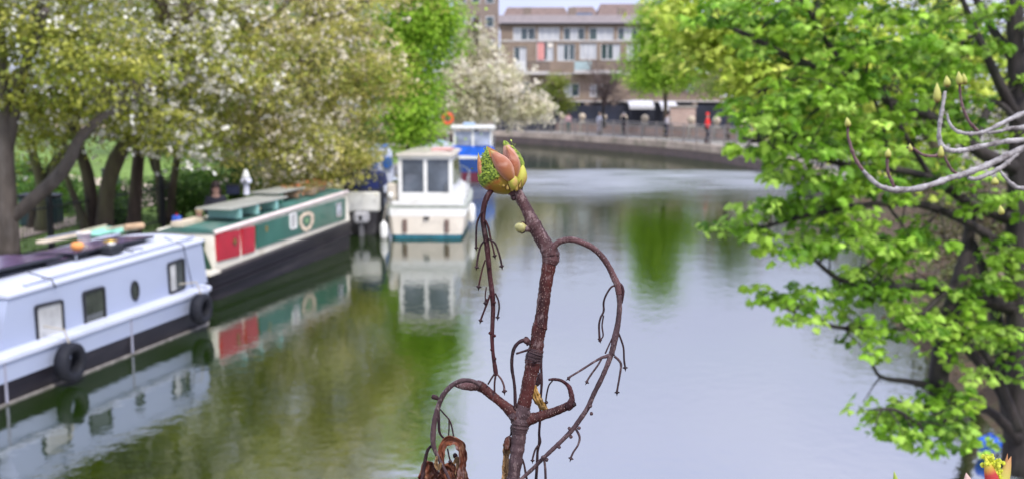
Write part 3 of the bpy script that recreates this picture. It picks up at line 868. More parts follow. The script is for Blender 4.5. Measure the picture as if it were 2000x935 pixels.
# white blossom tree far
d = 62
tree('blossom_tree', 'wide white blossom tree with one low bough reaching out over the far water', G(930, 264, .5),
     [[TP(928, 268, d, 16), TP(925, 220, d, 14), TP(922, 160, d, 12), TP(930, 90, d, 8), TP(935, 30, d, 5)], [TP(924, 200, d, 9), TP(980, 175, d, 6), TP(1040, 200, d, 4)]],
     [E(935, 165, d, 88, 48, 3, 230), E(930, 205, d - 1, 76, 28, 2, 110), E(985, 200, d, 48, 24, 1.5, 80), E(1035, 212, d, 36, 11, 1, 40), E(930, 95, d + 1, 40, 40, 1.8, 36), E(880, 190, d, 44, 40, 2, 60)],
     BLOS, size=.14, per=30, spread=.42, blossom=.35, bsize=.15, bpal=[(.72, .68, .54), (.64, .58, .46)], limbs=14, lr=.08, seed=32)
# green street tree on the promenade
d = 74
tree('lime_tree', 'round bright green young tree on the promenade in front of the brick terrace', G(1300, 262, .95),
     [[TP(1300, 268, d, 9), TP(1300, 215, d, 8), TP(1298, 150, d, 7), TP(1292, 70, d, 4)]],
     [E(1278, 140, d, 62, 46, 2.0, 130), E(1282, 80, d, 56, 56, 2.0, 120), E(1290, 20, d, 42, 50, 1.7, 80), E(1340, 130, d, 40, 44, 1.4, 40)],
     GREEN, size=.16, per=32, spread=.42, limbs=10, lr=.06, seed=33)
# brown leafless tree and green shrub in front of the terrace
d = 80
mbx = empty('bare_tree', A(1180, 232, d), 'bare brown twiggy tree in front of the terrace balconies', 'tree')
mb = MB(); mb.tube([A(1180, 250, d), A(1178, 215, d), A(1182, 180, d)], [.16, .12, .08], 7, smooth=2); mb.build('trunk', BARKD, mbx, smooth=True, world=True)
mb = MB(); rr = random.Random(5)
for k in range(46):
    a = A(1180 + rr.uniform(-3, 3), rr.uniform(180, 210), d); b = A(1180 + rr.uniform(-42, 46), rr.uniform(118, 205), d + rr.uniform(-2, 2))
    p = limb(mb, a, b, .06, .015, sag=.08, rr=rr, seg=4)
    for _ in range(5): limb(mb, p[rr.randint(2, 5)], b + Vector((rr.uniform(-1, 1), rr.uniform(-1, 1), rr.uniform(-.9, .6))), .025, .008, n=3, seg=3, rr=rr)
mb.build('branches', mat('brown_twig', (.12, .085, .075), rough=.9), mbx, world=True)
tree('shrub', 'yellow green arching shrub against the terrace, left of the bare tree', A(1082, 232, 84),
     [[TP(1082, 236, 84, 5), TP(1080, 200, 84, 4), TP(1076, 170, 84, 3)]],
     [E(1072, 185, 84, 26, 20, 1.3, 60), E(1088, 160, 84, 18, 14, 1.1, 30), E(1100, 205, 84, 18, 16, 1.1, 30)],
     [(.08, .12, .02), (.20, .25, .03), (.26, .28, .05)], size=.15, per=22, spread=.35, limbs=6, lr=.03, seed=34, cat='shrub')

# background greenery of the park, closing the view under and behind the crowns
park = [(-30, 46, 5.2, 5.6, 7, 41), (-19, 52, 4.6, 4.6, 6.5, 42), (-12.5, 47, 3.8, 3.6, 6, 43), (-24, 66, 6, 6, 8, 44), (-14, 68, 5, 5, 8, 45), (-8.5, 58, 3.2, 3.5, 6.5, 46), (-38, 60, 7, 6, 8.5, 47)]
pl = ['rounded green park tree far across the lawn behind the leaning cherry', 'dark green park tree behind the many stemmed tree', 'yellow green park tree just behind the green narrowboat hedge', 'tall park tree at the back of the lawn', 'tall dark park tree seen beside the bright green tree', 'green tree on the lawn close to the bright green tree', 'widest park tree at the far edge of the lawn']
for (x, y, rx, rz, h, sd_), lb in zip(park, pl):
    tree('park_tree', lb, (x, y, .9), [[(Vector((x, y, .7)), .28), (Vector((x + .2, y, h * .45)), .2), (Vector((x, y, h * .8)), .12)]],
         [(Vector((x, y, h)), (rx, rx * .7, rz), int(130)), (Vector((x + rx * .4, y, h - rz * .5)), (rx * .6, rx * .5, rz * .5), 40)],
         [[(.05, .10, .015), (.12, .2, .02), (.18, .26, .04)], BUSH, GREEN][sd_ % 3], size=.22, per=24, spread=.6, limbs=6, lr=.08, seed=sd_, group='park trees beyond the lawn')

# hedge bushes along the towpath behind the green narrowboat
hb = [(-8.6, 26.5, .9, .9, 51), (-7.9, 28.6, 1.0, 1.1, 52), (-7.3, 31, 1.0, 1.2, 53), (-6.7, 33.5, 1.0, 1.3, 54), (-9.9, 25, .6, .35, 55), (-6.3, 37, 1.1, 1.3, 56), (-5.9, 41, 1.1, 1.5, 59), (-12.6, 27.8, 1.1, .75, 64), (-10.6, 26.9, .8, .6, 65), (-14.6, 30.5, 1.3, .9, 66), (-16.5, 28.5, 1.2, 1.1, 67)]
hl = ['low leafy bush at the foot of the mossy tree', 'bush behind the two people on the bank', 'rounded bush behind the white cone topped lantern', 'dark bush behind the navy boat', 'smallest bush beside the iron fence end', 'bush hidden behind the navy canopy', 'bush between navy boat and bright green tree', 'dark shrub beyond the fence between the forked tree and mossy tree', 'low shrub between the mossy tree and the upright trunk', 'broad shrub across the lawn behind the litter bins', 'shrub behind the grey trunk at the edge of the park']
for (x, y, r, h, s_), lb in zip(hb, hl):
    tree('bush', lb, (x, y, .5), [[(Vector((x, y, .4)), .05), (Vector((x + .1, y, .5 + h * .6)), .03)]],
         [(Vector((x, y, .5 + h * .8)), (r, r * .8, h * .85), 90)], BUSH, size=.08, per=26, spread=.18, limbs=6, lr=.02, seed=s_, cat='bush', group='bushes along the towpath')

# ================================================================== THE MAPLE ON THE RIGHT BANK
MG = [(.04, .12, .008), (.17, .36, .02), (.32, .56, .05), (.46, .68, .11), (.10, .25, .012), (.36, .56, .05), (.05, .14, .008)]
d = 9.3
mp_e = empty('maple_tree', G(1985, 880, .5), 'big maple with drooping fresh green leaves leaning over the water from the earth bank', 'tree')
mb = MB()
def T(mb, L, dd, wsc=1.0, sm=3, n=9):
    mb.tube([V(px, py, dd + dz) for px, py, w_, dz in L], [w_ * (dd + dz) / FPX / 2 * wsc for px, py, w_, dz in L], n, smooth=sm)
T(mb, [(1990, 925, 70, 0), (1990, 800, 52, 0), (1988, 640, 44, 0), (1984, 480, 40, 0), (1990, 300, 38, 0), (1985, 120, 34, 0), (1978, -60, 30, 0), (1960, -300, 18, 0)], d)
T(mb, [(1990, 900, 40, 0), (1965, 760, 34, .1), (1950, 640, 26, .2), (1925, 540, 20, .2), (1900, 470, 12, .2)], d)
mb.build('trunk', BARKD, mp_e, smooth=True, world=True)
mb = MB()
bl_ = [[(1985, 330, 34, 0), (1920, 300, 28, -.2), (1820, 230, 22, -.4), (1740, 200, 20, -.6), (1660, 150, 20, -.8), (1560, 120, 15, -1), (1470, 75, 11, -1.2), (1380, 30, 7, -1.3)],
       [(1660, 150, 16, -.8), (1600, 60, 10, -1), (1560, -20, 7, -1.2)],
       [(1985, 230, 26, 0), (1950, 160, 20, -.2), (1910, 70, 14, -.3), (1880, 0, 10, -.4), (1850, -80, 8, -.5)],
       [(1985, 120, 24, 0), (1940, 60, 16, .2), (1890, -20, 12, .3), (1800, -60, 8, .4)],
       [(1900, 290, 18, -.2), (1940, 200, 14, -.1), (1990, 240, 12, -.2)],
       [(1985, 430, 30, 0), (1900, 400, 20, -.2), (1820, 350, 17, -.5), (1740, 330, 14, -.7), (1640, 320, 11, -1), (1540, 290, 8, -1.2), (1450, 270, 5, -1.3)],
       [(1980, 500, 30, 0), (1900, 440, 18, -.2), (1800, 400, 15, -.4), (1700, 400, 12, -.7), (1580, 420, 9, -.9), (1470, 450, 6, -1)],
       [(1980, 600, 34, 0), (1900, 580, 22, -.2), (1820, 560, 17, -.3), (1720, 560, 14, -.6), (1640, 545, 11, -.8), (1580, 500, 7, -.9), (1520, 480, 5, -1)],
       [(1855, 560, 14, -.3), (1760, 640, 10, -.5), (1650, 640, 9, -.7), (1590, 625, 7, -.8), (1530, 600, 5, -.9)],
       [(1850, 860, 30, -.2), (1832, 760, 40, -.2), (1845, 660, 38, -.2), (1870, 560, 32, -.1), (1890, 480, 24, 0), (1900, 380, 16, 0)],
       [(1840, 760, 20, -.2), (1780, 745, 12, -.3), (1720, 735, 8, -.4), (1700, 700, 6, -.5)],
       [(1985, 820, 26, 0), (1940, 740, 22, -.1), (1880, 670, 20, -.3), (1860, 640, 12, -.3)],
       [(1990, 860, 24, -.1), (1930, 800, 18, -.2), (1860, 800, 12, -.3), (1780, 790, 8, -.4), (1740, 780, 6, -.5)],
       [(1990, 840, 20, -.3), (1960, 760, 16, -.4), (1930, 700, 14, -.5), (1890, 660, 10, -.5)],
       [(1850, 850, 12, -.6), (1800, 830, 9, -.8), (1750, 800, 7, -1), (1710, 800, 5, -1.1)],
       [(1740, 330, 10, -.7), (1720, 230, 8, -.8), (1700, 180, 6, -.8)],
       [(1560, 120, 8, -1), (1530, 160, 6, -1.1), (1480, 180, 5, -1.2)],
       [(1820, 350, 12, -.5), (1760, 250, 9, -.6), (1720, 160, 7, -.7)]]
for L in bl_: T(mb, L, d, sm=4, n=7)
mbr = mb
# drooping leaf tiers: (px, py, rx, ry, depth offset, clumps)
tiers = [(1390, 25, 60, 30, -1.3, 8), (1460, 60, 90, 50, -1.2, 20), (1560, 40, 90, 60, -1.1, 22), (1660, 60, 100, 55, -.9, 24), (1780, 40, 110, 60, -.5, 24), (1890, 60, 90, 60, -.2, 18), (1960, 30, 60, 70, 0, 10), (1600, 130, 80, 30, -1.0, 12), (1700, 110, 90, 35, -.8, 16),
         (1790, 130, 80, 35, -.6, 14), (1840, 120, 60, 40, -.3, 9), (1485, 222, 50, 26, -1.3, 9), (1540, 200, 80, 34, -1.2, 20), (1620, 180, 80, 30, -1.0, 17), (1700, 210, 70, 30, -.8, 13), (1515, 285, 80, 30, -1.3, 17), (1590, 270, 90, 36, -1.1, 22), (1690, 285, 80, 40, -.9, 18), (1780, 270, 70, 45, -.6, 14),
         (1860, 230, 60, 60, -.2, 12), (1540, 345, 60, 22, -1.2, 9), (1640, 350, 80, 34, -1, 16), (1740, 370, 70, 30, -.7, 10), (1830, 350, 60, 40, -.4, 10), (1900, 380, 60, 40, -.3, 9), (1960, 400, 40, 60, -.1, 7), (1440, 455, 50, 18, -1.05, 9), (1500, 420, 60, 24, -1, 12), (1590, 420, 80, 30, -.9, 18), (1560, 490, 80, 22, -.95, 13), (1660, 470, 80, 34, -.8, 17),
         (1740, 490, 70, 36, -.6, 15), (1820, 470, 60, 30, -.4, 9), (1510, 580, 30, 20, -.95, 7), (1590, 590, 22, 34, -.8, 8), (1560, 625, 22, 12, -.85, 4), (1670, 560, 60, 34, -.7, 14), (1760, 550, 70, 30, -.5, 14), (1720, 620, 80, 26, -.6, 16), (1810, 610, 40, 24, -.4, 7), (1690, 670, 40, 14, -.7, 5), (1880, 640, 36, 34, -.4, 9), (1860, 580, 40, 24, -.3, 7),
         (1940, 540, 60, 36, -.2, 12), (1980, 600, 30, 40, -.1, 5), (1960, 490, 50, 24, -.2, 7), (1840, 780, 34, 26, -.6, 8), (1750, 820, 60, 26, -.9, 11), (1820, 850, 70, 36, -.9, 16), (1880, 850, 40, 24, -.8, 6), (1900, 180, 70, 60, .3, 10), (1820, 180, 80, 60, .4, 10), (1700, 160, 80, 60, .4, 9), (1960, 280, 40, 60, .3, 6), (1830, 300, 60, 50, .4, 9),
         (1700, 300, 70, 60, .4, 7), (1600, -70, 200, 60, -.8, 24), (1850, -70, 150, 60, -.4, 20), (1650, -180, 250, 60, -.4, 22), (1930, 660, 60, 30, -.3, 10), (1790, 660, 60, 24, -.5, 9), (1900, 720, 40, 20, -.4, 5), (1760, 850, 50, 26, -.8, 9), (1960, 700, 30, 30, -.2, 4), (2080, 100, 80, 160, .2, 20), (2080, 420, 70, 160, 0, 16), (1850, -280, 250, 60, 0, 18)]
g = np.random.default_rng(77); PP = []; OO = []; II = []; CC = []; k = 0
for px, py, rx, ry, dz, nc in tiers:
    nc = max(3, int(nc * 1.02))
    c = V(px, py, d + dz)
    for _ in range(nc):
        a = g.random() * 6.283; r = math.sqrt(g.random())
        q = c + Vector((math.cos(a) * r * rx * d / FPX, g.uniform(-.42, .42), math.sin(a) * r * ry * d / FPX))
        nl = g.integers(11, 20)
        for _ in range(nl):
            o_ = Vector(g.normal(size=3)); o_.normalize()
            PP.append(q + Vector((o_.x * .11, o_.y * .11, o_.z * .035 + .03))); OO.append(o_); II.append(k)
        CC.append(q); k += 1
II = np.array(II); PP = np.array(PP); OO = np.array(OO)
foliage('foliage', PP, .066 * (.55 + .8 * g.random(len(PP))), tints(II, k, MG, g, .2), tmpl_maple(), LEAF, mp_e, up=.75, out=OO, droop=.45, seed=7)
# leaf stalks / fine twigs to the clumps
mb = mbr; rr = random.Random(9)
bp = [V(px, py, d + dz) for L in bl_ for px, py, w_, dz in L]
bp2 = []
for L in bl_:
    for i in range(len(L) - 1):
        for s in range(3): bp2.append(V(*[L[i][j] * (1 - s / 3) + L[i + 1][j] * s / 3 for j in (0, 1)], d + L[i][3] * (1 - s / 3) + L[i + 1][3] * s / 3))
for q in CC[::2]:
    s = min(bp2, key=lambda p: (p - q).length)
    if (s - q).length < 1.2: limb(mb, s, q, .009, .003, sag=.06, n=3, seg=4, rr=rr)
mb.build('branches', BARKD, mp_e, smooth=True, world=True)

# yellower trees further along the right bank
YG = [(.26, .36, .04), (.52, .66, .08), (.72, .76, .16), (.36, .52, .05)]
YD = 13.5
tree('maple_tree', 'yellow green maple just beyond the big maple, its tips before the round green tree', G(1930, 640, .8),
     [[TP(1930, 650, YD, 30), TP(1890, 420, YD, 26), TP(1800, 240, YD, 22), TP(1680, 120, YD, 16), TP(1520, 60, YD, 12), TP(1400, 30, YD, 7)], [TP(1680, 120, YD, 12), TP(1600, 200, YD, 8), TP(1500, 190, YD, 6)]],
     [E(1390, 60, YD, 60, 50, .8, 26), E(1335, 25, YD, 36, 34, .6, 12), E(1370, 105, YD, 46, 26, .6, 12), E(1470, 140, YD, 60, 40, .8, 24), E(1480, 180, YD, 36, 20, .6, 8), E(1540, 60, YD, 90, 80, 1, 40), E(1660, 120, YD, 100, 110, 1.2, 50), E(1430, -40, YD, 120, 50, 1.2, 34), E(1640, -60, YD, 150, 90, 1.2, 34), E(1600, 230, YD + 1, 100, 60, .8, 26), E(1820, 120, YD + 1, 120, 130, 1.2, 50), E(1780, 300, YD + 1, 100, 80, 1, 26)],
     YG, size=.075, per=22, spread=.17, limbs=26, lr=.03, seed=61, tmpl=tmpl_maple())
tree('maple_tree', 'slender tree with a pale trunk beside the person in red', G(1422, 262, .95),
     [[TP(1422, 275, 66, 9), TP(1422, 220, 66, 8), TP(1424, 160, 66, 6), TP(1430, 100, 66, 4)]],
     [E(1430, 150, 66, 40, 32, 1.6, 50), E(1395, 170, 66, 28, 18, 1.4, 24), E(1440, 90, 66, 50, 50, 1.6, 60)],
     [(.08, .14, .02), (.16, .26, .03), (.24, .32, .05)], size=.14, per=22, spread=.35, limbs=8, lr=.05, seed=62, bark=BARKG)
rt = [(15.5, 41, 3.2, 3, 5.2, 71), (17, 33, 3.4, 3.2, 5.6, 72), (15, 26, 2.6, 2.6, 5.0, 73), (20, 48, 4, 4, 6, 74), (13.5, 19.5, 2.4, 2.2, 4.4, 75), (22, 27, 4, 4, 7, 76)]
rlb = ['green bank tree behind the dark quay corner', 'mixed green tree behind the tips of the big maple', 'brownish green tree in the middle of the right bank', 'tall green tree closing the right bank behind the promenade', 'thin tree close behind the big maple trunk', 'tall tree at the back of the right bank']
for (x, y, rx, rz, h, s_), lb in zip(rt, rlb):
    tree('bank_tree', lb, (x, y, .9), [[(Vector((x, y, .7)), .22), (Vector((x - .3, y, h * .5)), .16), (Vector((x, y, h * .9)), .09)]],
         [(Vector((x, y, h)), (rx, rx * .7, rz), 120), (Vector((x - rx * .3, y, h - rz * .8)), (rx * .8, rx * .5, rz * .4), 50)],
         [(.05, .09, .015), (.16, .22, .03), (.28, .32, .06), (.20, .15, .08)], size=.13, per=22, spread=.36, limbs=14, lr=.06, seed=s_, bark=BARKD, group='trees on the right bank')
# ivy-brown scrub and dead leaves on the earth bank
scr = [(6.6, 14.5, .6, .5, 81), (7.9, 17.5, .8, .8, 82), (9.6, 21, 1.0, 1.0, 83), (6.3, 11.2, .5, .35, 84), (11.4, 26, 1.2, 1.1, 85), (12.9, 31, 1.2, 1.2, 86), (14.0, 37, 1.2, 1.2, 87)]
sl = ['scrubby bush at the water edge behind the dark low branch', 'scrubby bush with pale stems up the earth bank', 'brownish scrub bush farther up the right bank', 'smallest scrub tuft near the blue bag', 'scrub bush below the thin bank tree', 'scrub bush near the dark quay corner', 'scrub bush at the start of the promenade']
for (x, y, r, h, s_), lb in zip(scr, sl):
    tree('scrub_bush', lb, (x, y, .5), [[(Vector((x, y, .3)), .04), (Vector((x, y, .5 + h * .5)), .02)]],
         [(Vector((x, y, .5 + h * .7)), (r, r, h), 70)], [(.10, .07, .04), (.16, .14, .05), (.10, .15, .03), (.28, .22, .16)], size=.07, per=16, spread=.18, limbs=16, lr=.02, seed=s_, cat='bush', bark=BARKD, group='scrub bushes on the earth bank')
N = 5000; g1 = np.random.default_rng(8)
ly = 7 + 26 * g1.random(N) ** 1.3; ex = np.interp(ly, [p[1] for p in RB[:10]], [p[0] for p in RB[:10]]); off = .15 + 3.2 * g1.random(N)
lz = np.interp(off, [0, .5, 1.6, 3.0, 5], [-.02, .28, .62, .95, 1.0]) + .015
er = empty('r', (0, 0, 0))
o = foliage('leaf_litter', np.c_[ex + off, ly, lz], .10, tints(np.arange(N), N, [(.20, .11, .06), (.10, .06, .035), (.26, .18, .10), (.06, .08, .02), (.10, .14, .03)], g1), tmpl_simple(), LEAF, er, up=1.2, droop=0, seed=9)
o.parent = None; bpy.data.objects.remove(er)
tag(o, 'brown dead leaves scattered over the earth bank', 'leaf litter', kind='stuff')

# ================================================================== BOATS
def local_ray(e, px, py):
    rz = e.rotation_euler.z; c, s = math.cos(-rz), math.sin(-rz)
    o = CAM - Vector(e.location); dd = ray(px, py)
    rot = lambda v: Vector((c * v.x - s * v.y, s * v.x + c * v.y, v.z))
    return rot(o), rot(dd)
def LX(e, px, py, x):
    """where the view ray through px,py meets the thing's own plane x = const -> (y, z)"""
    o, d_ = local_ray(e, px, py); t = (x - o.x) / d_.x; q = o + d_ * t; return q.y, q.z
def LZ(e, px, py, z):
    o, d_ = local_ray(e, px, py); t = (z - o.z) / d_.z; q = o + d_ * t; return q.x, q.y
def W(e, p):
    rz = e.rotation_euler.z; c, s = math.cos(rz), math.sin(rz)
    return Vector(e.location) + Vector((c * p[0] - s * p[1], s * p[0] + c * p[1], p[2]))


HB = mat('black_hull_paint', (.013, .011, .015), spec=.25, rough=.45, var=.3, scale=2, bump=.15, bscale=6, stain=(.05, .042, .042), stain_amt=.55, stain_scale=1.3, stretch=(1, .35, 3))
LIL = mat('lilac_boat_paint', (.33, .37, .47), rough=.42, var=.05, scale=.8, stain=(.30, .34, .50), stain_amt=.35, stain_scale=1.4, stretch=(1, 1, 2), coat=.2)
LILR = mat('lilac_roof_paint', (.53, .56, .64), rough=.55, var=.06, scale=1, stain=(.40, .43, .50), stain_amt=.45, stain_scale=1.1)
CREAM = mat('cream_boat_paint', (.70, .66, .54), rough=.4, var=.07, scale=1.5, stain=(.42, .36, .25), stain_amt=.5, stain_scale=2.0, coat=.2)
DGREEN = mat('deep_green_paint', (.010, .095, .062), rough=.35, var=.2, scale=1, coat=.3, stain=(.03, .15, .11), stain_amt=.4)
ROOFG = mat('green_roof_paint', (.05, .15, .12), rough=.6, var=.25, scale=2, stain=(.20, .25, .20), stain_amt=.6)
RED = mat('signal_red_paint', (.38, .010, .026), rough=.38, var=.12, coat=.3, stain=(.28, .03, .04), stain_amt=.5, spec=.3)
RUBB = mat('black_rubber', (.012, .013, .018), spec=.25, rough=.65, var=.3, bump=.4, bscale=30)
RUBR = mat('black_window_rubber', (.012, .013, .016), rough=.5)
BGL = mat('boat_window_glass', (.045, .050, .040), rough=.06, var=.5, scale=3, spec=.9)
BGL2 = mat('boat_window_pale_blind', (.42, .42, .40), rough=.25, var=.2, scale=4)
BRASS = mat('aged_brass', (.45, .30, .08), rough=.35, metal=.9)
STEEL = mat('polished_steel', (.55, .56, .58), rough=.25, metal=.9)
ROPE = mat('pale_rope', (.42, .38, .30), rough=.9, bump=.6, bscale=80)
WOOD = mat('weathered_wood', (.30, .22, .14), rough=.85, var=.3, scale=3, stretch=(6, 1, 1))
WHITE = mat('white_gelcoat', (.74, .74, .70), rough=.32, var=.05, scale=2, stain=(.50, .47, .38), stain_amt=.45, stain_scale=2.2, coat=.3)


def narrow_outline(L0, L1, w, r0, r1, taper=.85):
    """hull plan: canal side at x=0, far side x=-w, blunt rounded ends"""
    pts = []
    for k in range(9):
        a = math.pi * k / 8
        pts.append((-w / 2 + w / 2 * math.cos(a), L1 - r1 + r1 * math.sin(a)))
    for k in range(9):
        a = math.pi + math.pi * k / 8
        pts.append((-w / 2 + w / 2 * math.cos(a), L0 + r0 + r0 * math.sin(a)))
    return pts
def grow(o, w, d_):
    cx = sum(p[0] for p in o) / len(o); cy = sum(p[1] for p in o) / len(o)
    return [(x + (d_ if x > cx else -d_), y + (d_ if y > cy else -d_)) for x, y in o]


def cabin(e, xin, xin_t, w, y0, y1, z0, z1, m_side, m_roof, slant0=0., slant1=0., camber=.07, over=.03):
    """z0,z1 callables of y; side shell plus a roof sheet"""
    ns = 8
    rings = []
    for i in range(ns + 1):
        t = i / ns; y = y0 + (y1 - y0) * t
        yb = y; yt = y + slant0 * (1 - t) - slant1 * t
        rings.append([(-xin, yb, z0(yb)), (-xin_t, yt, z1(yt)), (-w + xin_t, yt, z1(yt)), (-w + xin, yb, z0(yb))])
    MB().loft(rings).build('cabin_side', m_side, e)
    rr_ = []
    for i in range(ns + 1):
        t = i / ns; y = (y0 + slant0) * (1 - t) + (y1 - slant1) * t
        yy = y + (over if i == ns else -over if i == 0 else 0)
        a, b = -xin_t + over, -w + xin_t - over; top = []
        for k in range(9):
            q = k / 8; top.append((a + (b - a) * q, yy, z1(y) + .035 + camber * 4 * q * (1 - q)))
        rr_.append([(a, yy, z1(y) + .002)] + top + [(b, yy, z1(y) + .002)])
    return MB().loft(rr_).build('roof', m_roof, e, auto=True)


def side_window(e, corners, xs, m_pane, rad=.05, fw=.035, fm=None, cur=None):
    """rubber framed window: photo corners (bl, br, tr, tl) on the cabin side plane x=xs"""
    q = [LX(e, *c, xs) for c in corners]
    y0 = (q[0][0] + q[3][0]) / 2; y1 = (q[1][0] + q[2][0]) / 2; z0 = (q[0][1] + q[1][1]) / 2; z1 = (q[2][1] + q[3][1]) / 2
    sk = ((q[1][1] + q[2][1]) / 2 - (q[0][1] + q[3][1]) / 2) / (y1 - y0)
    zc = (z0 + z1) / 2; h = (z1 - z0) / 2; z0, z1 = (q[0][1] + q[3][1]) / 2 - h, (q[0][1] + q[3][1]) / 2 + h
    f = MB().ring_yz(rrect(y0, y1, z0, z1, rad, skew=sk), rrect(y0 + fw, y1 - fw, z0 + fw, z1 - fw, rad * .7, skew=sk), xs - .01, xs + .03).build('window', fm or RUBR, e)
    MB().plate_yz(rrect(y0 + fw - .005, y1 - fw + .005, z0 + fw - .005, z1 - fw + .005, rad * .7, skew=sk), xs - .005, xs + .012).build('pane', m_pane, f)
    if cur: MB().plate_yz(rrect(y0 + fw, y0 + (y1 - y0) * cur, z0 + fw, z1 - fw, .01, skew=sk), xs + .0125, xs + .0145).build('curtain', BGL2, f)
    return f, (y0, y1, z0, z1)


# ------------------------------------------------------------------ lilac narrowboat
P0, P1 = G(0, 795), G(409, 632)
ang = math.atan2(P1.x - P0.x, P1.y - P0.y)
b1 = empty('narrowboat', (P1.x, P1.y, 0), 'lilac blue narrowboat with purple solar panels, hung tyres and four dark framed windows', 'narrowboat', rz=-ang)
W1 = 2.08
gz = lambda x, y: .60 + .006 * y
ol = narrow_outline(-9.5, .35, W1, .55, .38)
ol_in = [(x, y) for x, y in grow(ol, W1, -.05)]
MB().prism(ol, -.35, lambda x, y: .30 + .006 * y, s0=ol_in).build('hull', HB, b1, auto=True)
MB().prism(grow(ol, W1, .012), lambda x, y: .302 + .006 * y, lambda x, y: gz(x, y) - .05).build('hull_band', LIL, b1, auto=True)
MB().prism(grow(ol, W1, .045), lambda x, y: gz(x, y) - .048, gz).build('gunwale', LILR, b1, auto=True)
XS = .25
MB().prism(grow(ol, W1, .006), -.02, .022).build('waterline_scum', mat('scum_grey', (.22, .20, .18), rough=.9, var=.5, scale=6), b1, auto=True)
for yy_ in (-2.1, -4.6, -6.8): MB().box(.004, .022, yy_ - .015, yy_ + .015, .03, .52).build('weld_seam', mat('pale_seam', (.30, .30, .36), rough=.6), b1)
ya = LX(b1, 8, 640, -XS)[0]
yb = LX(b1, 404, 520, -XS)[0]
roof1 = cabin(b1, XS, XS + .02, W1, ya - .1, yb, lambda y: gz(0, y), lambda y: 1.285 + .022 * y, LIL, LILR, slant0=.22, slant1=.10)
rz1 = lambda y: 1.285 + .022 * y
xsw = -XS - .010
side_window(b1, [(72, 670), (127, 655), (119, 583), (64, 597)], xsw, BGL2, cur=.0)
side_window(b1, [(165, 637), (207, 623), (201, 557), (158, 570)], xsw, BGL, cur=.0)
side_window(b1, [(331, 574), (362, 561), (356, 503), (324, 514)], xsw, BGL, cur=.45)
yc, zc = LX(b1, 262, 567, xsw); yl, _ = LX(b1, 254, 567, xsw); _, zt = LX(b1, 262, 547, xsw)
rr_ = (zt - zc)
circ = lambda r, n=24: [(yc + .62 * r * math.cos(2 * math.pi * k / n), zc + r * math.sin(2 * math.pi * k / n)) for k in range(n)]
ph = MB().ring_yz(circ(rr_), circ(rr_ - .025), xsw - .01, xsw + .03).build('porthole', RUBR, b1)
MB().plate_yz(circ(rr_ - .022), xsw - .005, xsw + .012).build('pane', BGL, ph)
# handrails along the roof edges
for s, nm in ((-XS - .10, 0), (-W1 + XS + .10, 1)):
    MB().tube([(s, y, rz1(y) + .075 + .025) for y in np.linspace(ya + .5, yb - .2, 12)], .022, 6).build('handrail', LILR, b1, smooth=True)
# stern doors / dark well at the near end
MB().box(-W1 + .35, -.35, ya - .32, ya - .12, gz(0, ya) + .01, 1.05).build('rear_doors', mat('dark_blue_grey_door', (.05, .06, .09), rough=.5), b1)
MB().box(-W1 + .2, -.2, ya - 2.6, ya - .34, gz(0, ya) + .004, gz(0, ya) + .02).build('stern_deck', mat('grey_deck', (.12, .13, .16), rough=.8), b1)
MB().tube([(-W1 / 2, -9.1, .6), (-W1 / 2, -9.1, 1.1), (-W1 / 2, -8.3, 1.25)], .03, 8, smooth=3).build('tiller', STEEL, b1, smooth=True)
# roof vent mushrooms
for y in (-1.0, -5.2):
    MB().lathe((-W1 / 2, y, rz1(y) + .10), [(.05, 0), (.05, .06), (.11, .07), (.11, .10), (.02, .13)], 12).build('roof_vent', BRASS, b1, smooth=True)
# solar panels on the roof
SOL = mat('solar_cells_purple', (.10, .055, .13), rough=.22, var=.35, scale=3, spec=.8, stain=(.16, .10, .10), stain_amt=.8, stain_scale=.9)
def solar(label, cx, cy, L_, Wd, z, ry=0., rzz=0.):
    p = W(b1, (cx, cy, z))
    e = empty('solar_panel', p, label, 'solar panel', 'solar panels on the lilac boat roof', rz=b1.rotation_euler.z + rzz)
    tl = math.tan(ry)
    def slab(x0, x1, y0, y1, z0, z1):
        vs = [(x, y, zz + x * tl) for zz in (z0, z1) for x, y in ((x0, y0), (x1, y0), (x1, y1), (x0, y1))]
        return MB().add(vs, [(3, 2, 1, 0), (4, 5, 6, 7), (0, 1, 5, 4), (1, 2, 6, 5), (2, 3, 7, 6), (3, 0, 4, 7)])
    slab(-Wd / 2, Wd / 2, -L_ / 2, L_ / 2, 0, .035).build('frame', mat('black_panel_frame', (.02, .022, .03), rough=.4), e)
    slab(-Wd / 2 + .03, Wd / 2 - .03, -L_ / 2 + .03, L_ / 2 - .03, .0353, .039).build('cells', SOL, e)
    for sx in (-Wd / 2 + .1, Wd / 2 - .1):
        for sy in (-L_ / 2 + .1, L_ / 2 - .1): MB().box(sx - .02, sx + .02, sy - .02, sy + .02, -.09, sx * tl - .001).build('leg', STEEL, e)
    return e
xx, yy = LZ(b1, 150, 478, 1.42); solar('far purple solar panel reaching toward the middle of the lilac boat roof', -1.15, yy, 1.9, .85, 1.40, .06)
xx, yy2 = LZ(b1, 20, 500, 1.42); solar('near left purple solar panel beside the concrete coping', -1.30, yy - 2.25, 2.3, .95, 1.40, .03)
xx, yy3 = LZ(b1, 150, 500, 1.34); solar('small low solar panel with a white bracket at the roof edge', xx - .1, yy3 - .25, 1.3, .62, 1.345, .02)
